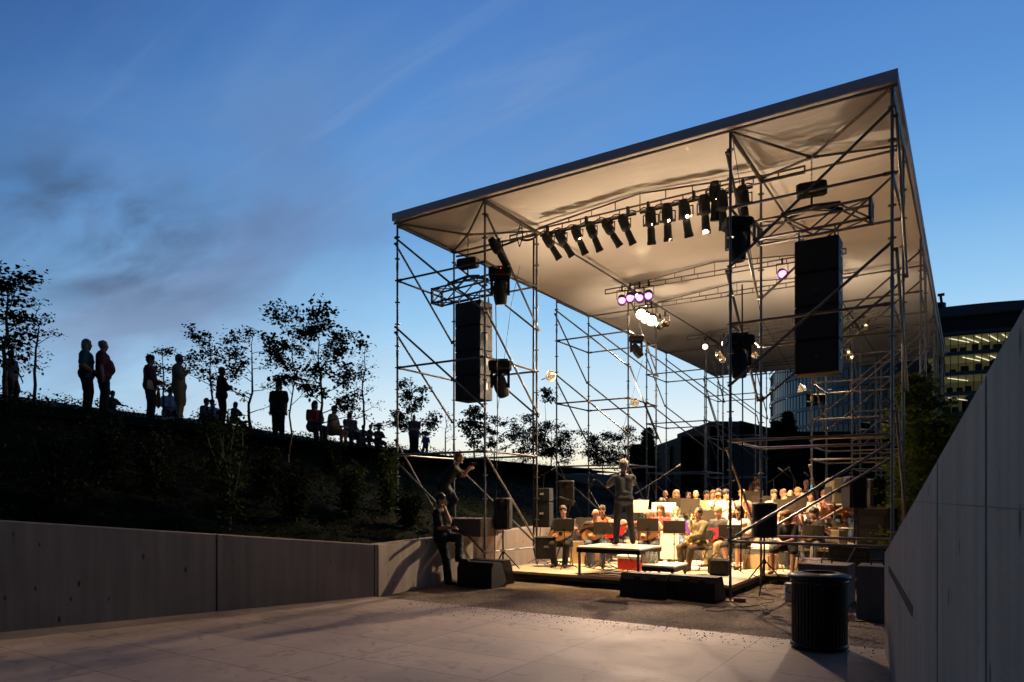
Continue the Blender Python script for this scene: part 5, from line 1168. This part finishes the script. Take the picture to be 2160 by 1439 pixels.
# people on the crest
def hill(label,px,pyf,pyt,s,yaw,**k):
    p=D(px,pyf,s); seat=k.get('pose')=='sit'; tp=D(px,pyt,s).z; p.z=bankz(p.x,p.y)-.02; H=tp-p.z; H=max(1.1,min(1.95,H)); k.setdefault('bulk',1.3); k.setdefault('wid',1.12)
    if seat: H=max(.9,min(1.4,tp-p.z)); k['seat']=max(.2,.46*H/1.3); p.z=tp-H
    k.setdefault('skin','tan'); person(label,(p.x,p.y,p.z),yaw,(H if not seat else H/.76),group='listeners on the bank',vox=.026 if s<22 else .032,**k)
hill('grey haired woman with hand on hip beside the man in a red shirt',182,857,714,17,YR+.3,top='teal',bot='black',hair='grey',style='bob',female=True,hands=[(.30,-.05,1.05),(-.16,-.18,1.02)],hint=[(1,.3,-.2),(-.5,.5,-1)])
hill('stout man in a red shirt and dark trousers next to the grey haired woman',217,857,716,17.2,YR+.3,top='maroon',bot='black',hair='grey',style='receding',belly=.08)
hill('person in dark red top and hat holding a pale bag',316,866,748,19,YR+.2,top='maroon',bot='black',style='curly',hair='dark',sleeve='long',hands=[(.12,-.28,1.05),(-.12,-.26,1.0)])
hill('man in khaki shorts holding one hand at his mouth, other on hip',377,872,746,19.4,YR+.1,top='khaki',bot='khaki',shorts=True,sleeve='long',hair='grey',hands=[(.30,.08,1.02),(-.05,-.24,1.38)],hint=[(1,.2,0),(-.6,0,-1)])
hill('person in black standing with folded arms, orange hem showing',467,891,773,20.4,YR+.4,top='black',bot='black',hair='blond',style='short',sleeve='long',hands=[(-.06,-.24,1.16),(.08,-.26,1.12)],hint=[(1,0,-.6),(-1,0,-.6)])
hill('person in dark clothes standing behind the tallest young tree',588,897,802,24,YC,top='black',bot='black',hair='dark',style='bob')
hill('bald person in slate shirt standing, arms folded, left of a shorter one',873,950,873,31,YC+.4,top='slate',bot='black',style='bald',hands=[(-.06,-.24,1.16),(.08,-.26,1.12)],hint=[(1,0,-.6),(-1,0,-.6)])
hill('short person in blue top beside the scaffold leg on the crest',898,950,914,32,YC-.4,top='blue',bot='black',hair='dark')
hill('blurry standing person half hidden by the far left tree',22,826,742,14.2,YR,top='slate',bot='black',hair='brown')
S_=[('small pale figure sitting behind the parapet, left of a pair',430,882,842,26,'grey','brown','short'),('small pale figure sitting behind the parapet, right of a pair',445,884,845,26,'paleblue','dark','short'),('seated figure in grey right of the person in black',493,894,852,22.5,'charcoal','dark','bob'),('seated figure in pale blue behind the man in khaki shorts',357,868,820,22,'paleblue','dark','short'),('low crouched figure in black right of the standing couple',233,858,829,20,'black','dark','short'),
 ('seated woman under the wide young tree',661,918,848,23,'maroon','brown','bob'),('seated man with bare legs leaning right under the wide tree',699,930,858,24,'khaki','brown','short'),('dark seated figure before the nearly bare sapling',735,934,872,26,'slate','dark','bob'),('child in white at the foot of the nearly bare sapling',746,924,890,27,'white','blond','short'),
 ('leftmost of three seated children on the parapet',764,930,900,29,'slate','dark','short'),('middle one of three seated children on the parapet',778,929,899,29.3,'black','dark','short'),('largest of three seated children on the parapet, legs hanging down',797,946,901,28,'black','red','short')]
for k,(lab,px,pf,pt,s,c,h,st) in enumerate(S_):
    hill(lab,px,pf,pt,s,YR+(-.3 if k%2 else .3)+(YC-YR)*.3,pose='sit',top=c,bot='charcoal' if k!=6 else 'khaki',hair=h,style=st,lean=.15,shorts=k in(6,11))
cone=thing('orange_flag','narrow orange folded umbrella standing between two listeners','umbrella',D(334,862,19.6)); MB().lathe((0,0,0),[(.01,0),(.07,.08),(.05,.4),(.012,.62)],10).build('folded_canopy',cloth('orange'),cone,local=True)
MB().tube((0,0,0),(0,0,.7),.008).build('shaft',DARKM,cone,local=True)
bagp=thing('pale_bag','pale bag hanging from the hand of the person in dark red','bag',D(318,812,18.8),YR); b=MB(); b.bbox((0,0,0),(.3,.08,.24),.03); b.build('bag_body',cloth('cream'),bagp,local=True); MB().path([(-.1,0,.12),(-.05,0,.25),(.05,0,.25),(.1,0,.12)],.008,5).build('strap',BLK,bagp,local=True)
# ---- conductor ----
cl_=ploc(1316,14.6,.80)
person('grey haired conductor in grey shirt seen from behind on the podium, arms raised forward',cl_,faceto(VW.x,VW.y)+.05,1.78,vox=.014,top='slate',bot='charcoal',hair='grey',style='curly',feet=[(.17,.02,.075),(-.20,-.06,.075)],hands=[(.16,-.40,1.36),(-.12,-.42,1.42)],hint=[(.7,.1,-.9),(-.7,.1,-.9)],bulk=1.0,skin='light',shoe='black',wid=1.0,lean=.05)
# ---- chairs ----
CHM=mat('chair_metal',(.12,.11,.10),.4,.6,.2,9); SEATM=mat('chair_seat',(.03,.028,.026),.6)
def chair():
    t=thing('folding_chair','x','chair'); m=MB(); m.bbox((0,0,.45),(.42,.40,.03),.02); m.build('seat',SEATM,t,local=True); m=MB(); m.bbox((0,.22,.76),(.40,.025,.20),.01); m.build('backrest',SEATM,t,local=True)
    for sx in(-1,1):
        m=MB(); m.path([(sx*.20,-.22,.0),(sx*.20,.05,.45),(sx*.20,.22,.86)],.011,6); m.build('leg',CHM,t,local=True); m=MB(); m.tube((sx*.18,.24,0),(sx*.18,-.12,.46),.011,n=6); m.build('leg',CHM,t,local=True)
    m=MB(); m.tube((-.2,-.17,.1),(.2,-.17,.1),.008,n=5); m.tube((-.18,.2,.08),(.18,.2,.08),.008,n=5); m.build('stretcher',CHM,t,local=True); return t
ch0=chair(); nch=[0]
def put_chair(loc,yaw,label):
    if nch[0]==0: ch0.location=loc; ch0.rotation_euler=(0,0,yaw); ch0['label']=label; ch0['group']='players\' chairs'
    else: dup(ch0,loc,yaw,label,'players\' chairs')
    nch[0]+=1
def seated(label,px,pyh,s,z0,yaw,short,**k):
    """pyh: picture height of the top of the head"""
    p=D(px,pyh,s); H=min(1.92,max(1.55,(p.z-z0)/.755)); k.setdefault('vox',.018 if s<17 else .024)
    k.setdefault('hands',[(.10,-.30,.80),(-.14,-.32,.74)])
    dz=(p.z-z0)-.755*H; z0=z0+(dz if dz>0.02 else 0)
    put_chair((p.x,p.y,z0),yaw,'dark folding chair under '+short)
    t,i=person(label,(p.x,p.y,z0),yaw,H,pose='sit',group=None,**k)
    return t,i,(p.x,p.y,z0)
BD=faceto(.3,-1)
# instruments
GTW=mat('guitar_spruce',(.55,.28,.08),.3,0,.15,4,stretch=(8,1,1),coat=.5); GTB=mat('guitar_rosewood',(.12,.05,.02),.3,0,.2,6,coat=.4); BRASS=mat('brass',(.75,.52,.18),.22,.95,.15,6); EBON=mat('black_wood',(.02,.018,.016),.3,0,.2,6,coat=.4)
def guitar(loc,yaw,tilt,label,body=GTW,s=1.0,name='guitar'):
    t=thing(name,label,'guitar',loc,yaw); out=[]
    for i in range(36):
        a=i*math.tau/36; c=math.cos(a); r=.17+.035*math.cos(2*a)+(-.025*c); out.append((c*r*1.35*s,math.sin(a)*r*s))
    M=Matrix.Rotation(-.15,3,'X')@Matrix.Rotation(tilt,3,'Y'); m=MB(); m.prism(out,-.045*s,.045*s,M=M); m.build('guitar_body',body,t,local=True)
    m=MB(); m.lathe((0,0,0),[(.001,.047*s),(.045*s,.0475*s)],20,R=M@Matrix.Rotation(1.5708,3,'X')); m.build('sound_hole',EBON,t,local=True)
    m=MB(); m.box(M@Vector((.45*s,-.04*s,0)),(.50*s,.02,.05*s),M=M); m.build('neck',GTB,t,local=True); m=MB(); m.box(M@Vector((.76*s,-.035*s,0)),(.15*s,.018,.075*s),M=M); m.build('headstock',GTB,t,local=True); m=MB(); m.box(M@Vector((-.13*s,-.052*s,0)),(.02,.012,.14*s),M=M); m.build('bridge',EBON,t,local=True)
def sax(loc,yaw,label,s=1.0,name='saxophone',cat='saxophone'):
    t=thing(name,label,cat,loc,yaw); m=MB(); pts=[(0,.02,.34),(.0,-.05,.38),(0,-.09,.33),(0,-.08,.0),(0,-.08,-.22)]; 
    for i in range(4): m.tube(Vector(pts[i])*s,Vector(pts[i+1])*s,(.010+.006*i)*s,(.016+.006*i)*s,n=10)
    for i in range(7):
        a=math.pi+i*math.pi/7; a2=math.pi+(i+1)*math.pi/7; m.tube(Vector((0,-.13-.05*math.cos(a)*-1*-1,-.22+.05*math.sin(a)))*s,Vector((0,-.13-.05*math.cos(a2)*-1*-1,-.22+.05*math.sin(a2)))*s,.034*s,.036*s,n=10)
    m.build('tube',BRASS,t,True,local=True); b=MB(); b.lathe(Vector((0,-.18,-.2))*s,[(.036*s,0),(.045*s,.1*s),(.07*s,.17*s),(.085*s,.19*s)],16,R=Matrix.Rotation(.25,3,'X')); b.build('bell',BRASS,t,True,local=True)
def horn(loc,yaw,label,pitch=.1):
    t=thing('trumpet',label,'trumpet',loc,yaw); R=Matrix.Rotation(pitch,3,'X'); m=MB(); m.tube(R@Vector((0,.12,0)),R@Vector((0,-.25,0)),.007,n=8); m.path([R@Vector(v) for v in((0,-.2,0),(0,-.2,-.07),(0,.05,-.07),(0,.05,0))],.008,6)
    for k in range(3): m.tube(R@Vector((.0,-.02-.035*k,.04)),R@Vector((0,-.02-.035*k,-.10)),.011,n=8)
    m.build('tubing',BRASS,t,local=True); b=MB(); b.lathe((0,-.24,0),[(.008,0),(.018,.07),(.06,.13)],16,R=R@Matrix.Rotation(1.5708,3,'X')); b.build('bell',BRASS,t,True,local=True)
def clarinet(loc,yaw,label):
    t=thing('clarinet',label,'clarinet',loc,yaw); R=Matrix.Rotation(-.7,3,'X'); m=MB(); m.tube(R@Vector((0,0,.02)),R@Vector((0,0,-.55)),.011,.014,n=10); m.lathe(R@Vector((0,0,-.55)),[(.014,0),(.034,-.07)],12,R=R); m.build('tube',EBON,t,local=True); k=MB(); k.tube(R@Vector((.012,0,-.1)),R@Vector((.012,0,-.48)),.004,n=4); k.build('keys',GALV,t,local=True)
def inst(kind,i,loc,yaw,label,**k):
    R=Matrix.Rotation(yaw,3,'Z')
    if kind=='guitar': q=Vector(loc)+R@Vector((0,-.24,.74)); guitar(q,yaw,-.28,label,**k)
    elif kind=='sax': q=Vector(loc)+R@(i['Hc']+Vector((0,-.12,-.42))); sax(q,yaw,label)
    elif kind=='horn': q=Vector(loc)+R@(i['Hc']+Vector((0,-.24,-.06))); horn(q,yaw,label)
    else: q=Vector(loc)+R@(i['Hc']+Vector((0,-.13,-.06))); clarinet(q,yaw,label)
PLAY=[(.10,-.34,.98),(-.12,-.34,.86)]
HORNH=[(.04,-.34,1.16),(-.03,-.30,1.16)]
def pl(label,px,py,s,z0,yaw,short,kind=None,ilab=None,ik_={},**k):
    if kind=='guitar': k.setdefault('hands',[(.34,-.26,.86),(-.14,-.30,.72)])
    elif kind=='sax' or kind=='clar': k.setdefault('hands',PLAY)
    elif kind=='horn': k.setdefault('hands',HORNH)
    t,i,l=seated(label,px,py,s,z0,yaw,short,**k)
    if kind: inst({'clar':'clarinet'}.get(kind,kind),i,l,yaw,ilab,**ik_)
pl('seated guitarist in black tee at the far left of the players',1188,1069,16.3,DZ,BD,'the far left guitarist','guitar','pale wooden guitar of the far left player',top='black',bot='black',hair='brown',hyaw=.35,vox=.016)
pl('bald man bending far forward left of the conductor',1252,1066,16.4,DZ,BD+.3,'the bald bending man','guitar','tan guitar across the lap of the bending bald man',top='charcoal',bot='denim',style='bald',lean=.55,hpitch=.3,vox=.016)
pl('player in tan top behind the bald bending man',1272,1066,18,DZ,BD,'the player behind the bending man',top='orange',bot='charcoal',hair='brown',lean=.25)
pl('player in red seen between the conductor\'s legs',1302,1080,17.5,DZ,BD,'the player behind the conductor','guitar','red electric guitar glimpsed between the conductor\'s legs',ik_=dict(body=mat('red_lacquer',(.55,.015,.015),.2,0,.1,5,coat=.6)),top='pink',bot='black',hair='dark',style='bob',female=True)
pl('pale bowed player right of the conductor, beside the woman in red',1376,1076,16.4,DZ,BD-.2,'the pale bowed player','guitar','dark guitar behind the stand right of the conductor',ik_=dict(body=GTB),top='cream',bot='charcoal',style='bald',lean=.35,hpitch=.3)
pl('long haired woman in bright red top',1396,1065,17.2,DZ,BD-.3,'the woman in red',top='red',bot='denim',hair='brown',style='long',female=True,sleeve='long',lean=.12)
pl('smiling fair haired player between the woman in red and the man in olive',1426,1074,17.6,DZ,BD,'the smiling fair haired player','sax','brass saxophone of the smiling fair haired player',top='slate',bot='denim',hair='blond')
pl('balding man in olive shirt seated facing left behind the purple folder',1474,1075,15.4,DZ,BD-.75,'the man in olive','sax','brass horn in the lap of the man in olive',top='olive',bot='brown',hair='dark',style='receding',skin='light',vox=.013,sleeve='long',hands=[(.12,-.40,.72),(-.10,-.34,.80)],hpitch=.15,belly=.02,wid=1.08)
pl('pink faced fair player in dark tee right of the man in olive',1522,1070,16.2,DZ,BD-.6,'the pink faced player','guitar','dark red bass guitar by the front right post',ik_=dict(body=mat('dark_red_lacquer',(.2,.02,.03),.25,0,.1,5,coat=.5)),top='charcoal',bot='khaki',hair='blond',hpitch=.2,lean=.2)
pl('player with long dark hair directly right of the thick front post',1563,1066,15.8,DZ,BD-.5,'the player with long dark hair',top='white',bot='black',hair='dark',style='long',female=True,lean=.15,shorts=True)
pl('player in pale blue half behind the front right loudspeaker',1643,1090,16,DZ,BD,'the player in pale blue',top='paleblue',bot='black',hair='grey')
pl('long haired person in black shirt and shorts sitting at the deck edge, hands clasped',1664,1081,14.7,DZ,YC-.65,'the person in shorts',top='black',bot='black',shorts=True,hair='red',style='bob',skin='light',vox=.013,lean=.3,hyaw=-.5,hands=[(.03,-.42,.66),(-.04,-.42,.67)],feet=[(.20,-.48,.075),(-.22,-.36,.075)],shoe='brown')
pl('curly haired player in black turned to the left, grey trousers',1722,1075,16.2,DZ,YC-.9,'the curly haired player','guitar','dark guitar of the curly haired player',ik_=dict(body=GTB),top='black',bot='grey',hair='dark',style='curly',skin='tan',vox=.015,lean=.2)
R_=[('leftmost rear row player, bald with dark top',1403,1035,20.6,RZR,'bald','dark','black','sax'),
 ('fair haired woman in white in the rear row',1427,1036,19.9,RZR,'bob','blond','white','clar'),
 ('dark haired player in front of the leftmost rear row player',1396,1050,18.6,DZ,'short','dark','brown','horn'),
 ('half hidden rear player with bald forehead and yellow top',1452,1043,20.4,RZR,'receding','brown','yellow','clar'),
 ('tall bald man in yellow centre of the rear row',1468,1036,19,RZR,'bald','grey','yellow','sax'),
 ('dark haired rear player just right of the tall bald man',1489,1038,20.6,RZR,'short','dark','charcoal','clar'),
 ('ginger rear player left of the player in bright white',1504,1037,20.0,RZR,'bob','red','cream','clar'),
 ('player in bright white shirt centre right of the rear rows',1515,1033,19,RZR,'short','brown','white','horn'),
 ('dark curly haired player in white behind the high stand',1530,1037,18.4,RZR,'curly','dark','white','sax'),
 ('player in pink top right of the thick front post in the rear row',1565,1035,18.6,RZR,'short','red','pink','sax'),
 ('player seated right in front of the standing woman',1595,1028,21,RZR+.1,'receding','brown','charcoal','horn'),
 ('rear player with dark glasses and beige top',1632,1036,18.2,RZR,'short','brown','cream','clar'),
 ('brightly lit fair player right of the one with glasses',1652,1034,19.5,RZR,'short','blond','cream','horn'),
 ('brightly lit bald player in the cluster left of the post',1667,1036,18,RZR,'bald','blond','orange','sax'),
 ('shaded player low in front of the brightly lit bald player',1668,1053,16.8,DZ+.1,'receding','brown','pink','clar'),
 ('brightest lit player in yellow beside the second right post',1683,1030,19,RZR,'curly','blond','yellow','horn'),
 ('highest seated bald player in black beside the post',1701,1010,20.5,RZR+.25,'bald','grey','black',None),
 ('player just right of the blue taped post',1709,1043,18.5,RZR,'short','brown','white','clar'),
 ('player left of the grey loudspeaker',1738,1038,18.6,RZR,'short','red','pink','horn'),
 ('player framed between the grey and big black loudspeakers',1777,1030,18.8,RZR,'short','brown','orange',None),
 ('player in white peeking from behind the conductor\'s right',1349,1052,19.5,DZ,'short','dark','charcoal','clar')]
II={'sax':'brass saxophone held by the ','clar':'black clarinet held by the ','horn':'brass trumpet raised by the '}
for k,(lab,px,py,s,z0,st,h,c,kind) in enumerate(R_):
    sh='the '+' '.join(lab.split()[:10])
    pl(lab,px,py,s,z0,YC-.25*math.sin(k*2.1)-.1,sh,kind,(II[kind]+lab.split(' the ')[0] if kind else None),top=c,bot=['black','denim','charcoal'][k%3],style=st,hair=h,sleeve='short' if k%3 else 'long',female=st in('bob','long'),hyaw=.3*math.sin(k*1.7))
p=D(1595,1036,23.5); person('dark haired woman in dark top standing at the very back holding a horn up',(p.x,p.y,D(1595,998,23.5).z-1.66),YC-.5,1.66,top='brown',bot='black',hair='dark',style='long',female=True,hands=[(.05,-.34,1.30),(-.05,-.30,1.28)],vox=.024)
q=D(1600,1012,23.2); horn(q,YC-.5,'brass horn held up by the standing woman at the very back')

# ---- third level : pieces that sit on a part belong to that part ----
HOST={'handle':'cabinet','grille':'cabinet','horn':'cabinet','corner_plate':'cabinet','badge':'cabinet','hair':'body','cap':'body','lamp':'housing','light_leak':'barrel','shutter_handles':'barrel','sheet_music':'desk','bridge':'guitar_body','sound_hole':'guitar_body','headstock':'neck','keys':'tube','rack_unit':'case_body','corner_trim':'case_body','speaker_cloth':'box_body','status_light':'base_box','script_badge':'cabinet','coupler':'post'}
def ctr(o): return sum((Vector(c) for c in o.bound_box),Vector())/8
for root in [o for o in C.objects if o.type=='EMPTY']:
    ch=list(root.children)
    for o in ch:
        n=o.name.split('.')[0]; hosts=[h for h in ch if h.name.split('.')[0]==HOST.get(n) or (n=='lens' and h.name.split('.')[0] in('barrel','head','camera_case')) or (n=='cap' and h.name.split('.')[0]=='bottle_body')]
        if hosts:
            h=min(hosts,key=lambda q:(ctr(q)-ctr(o)).length); o.parent=h
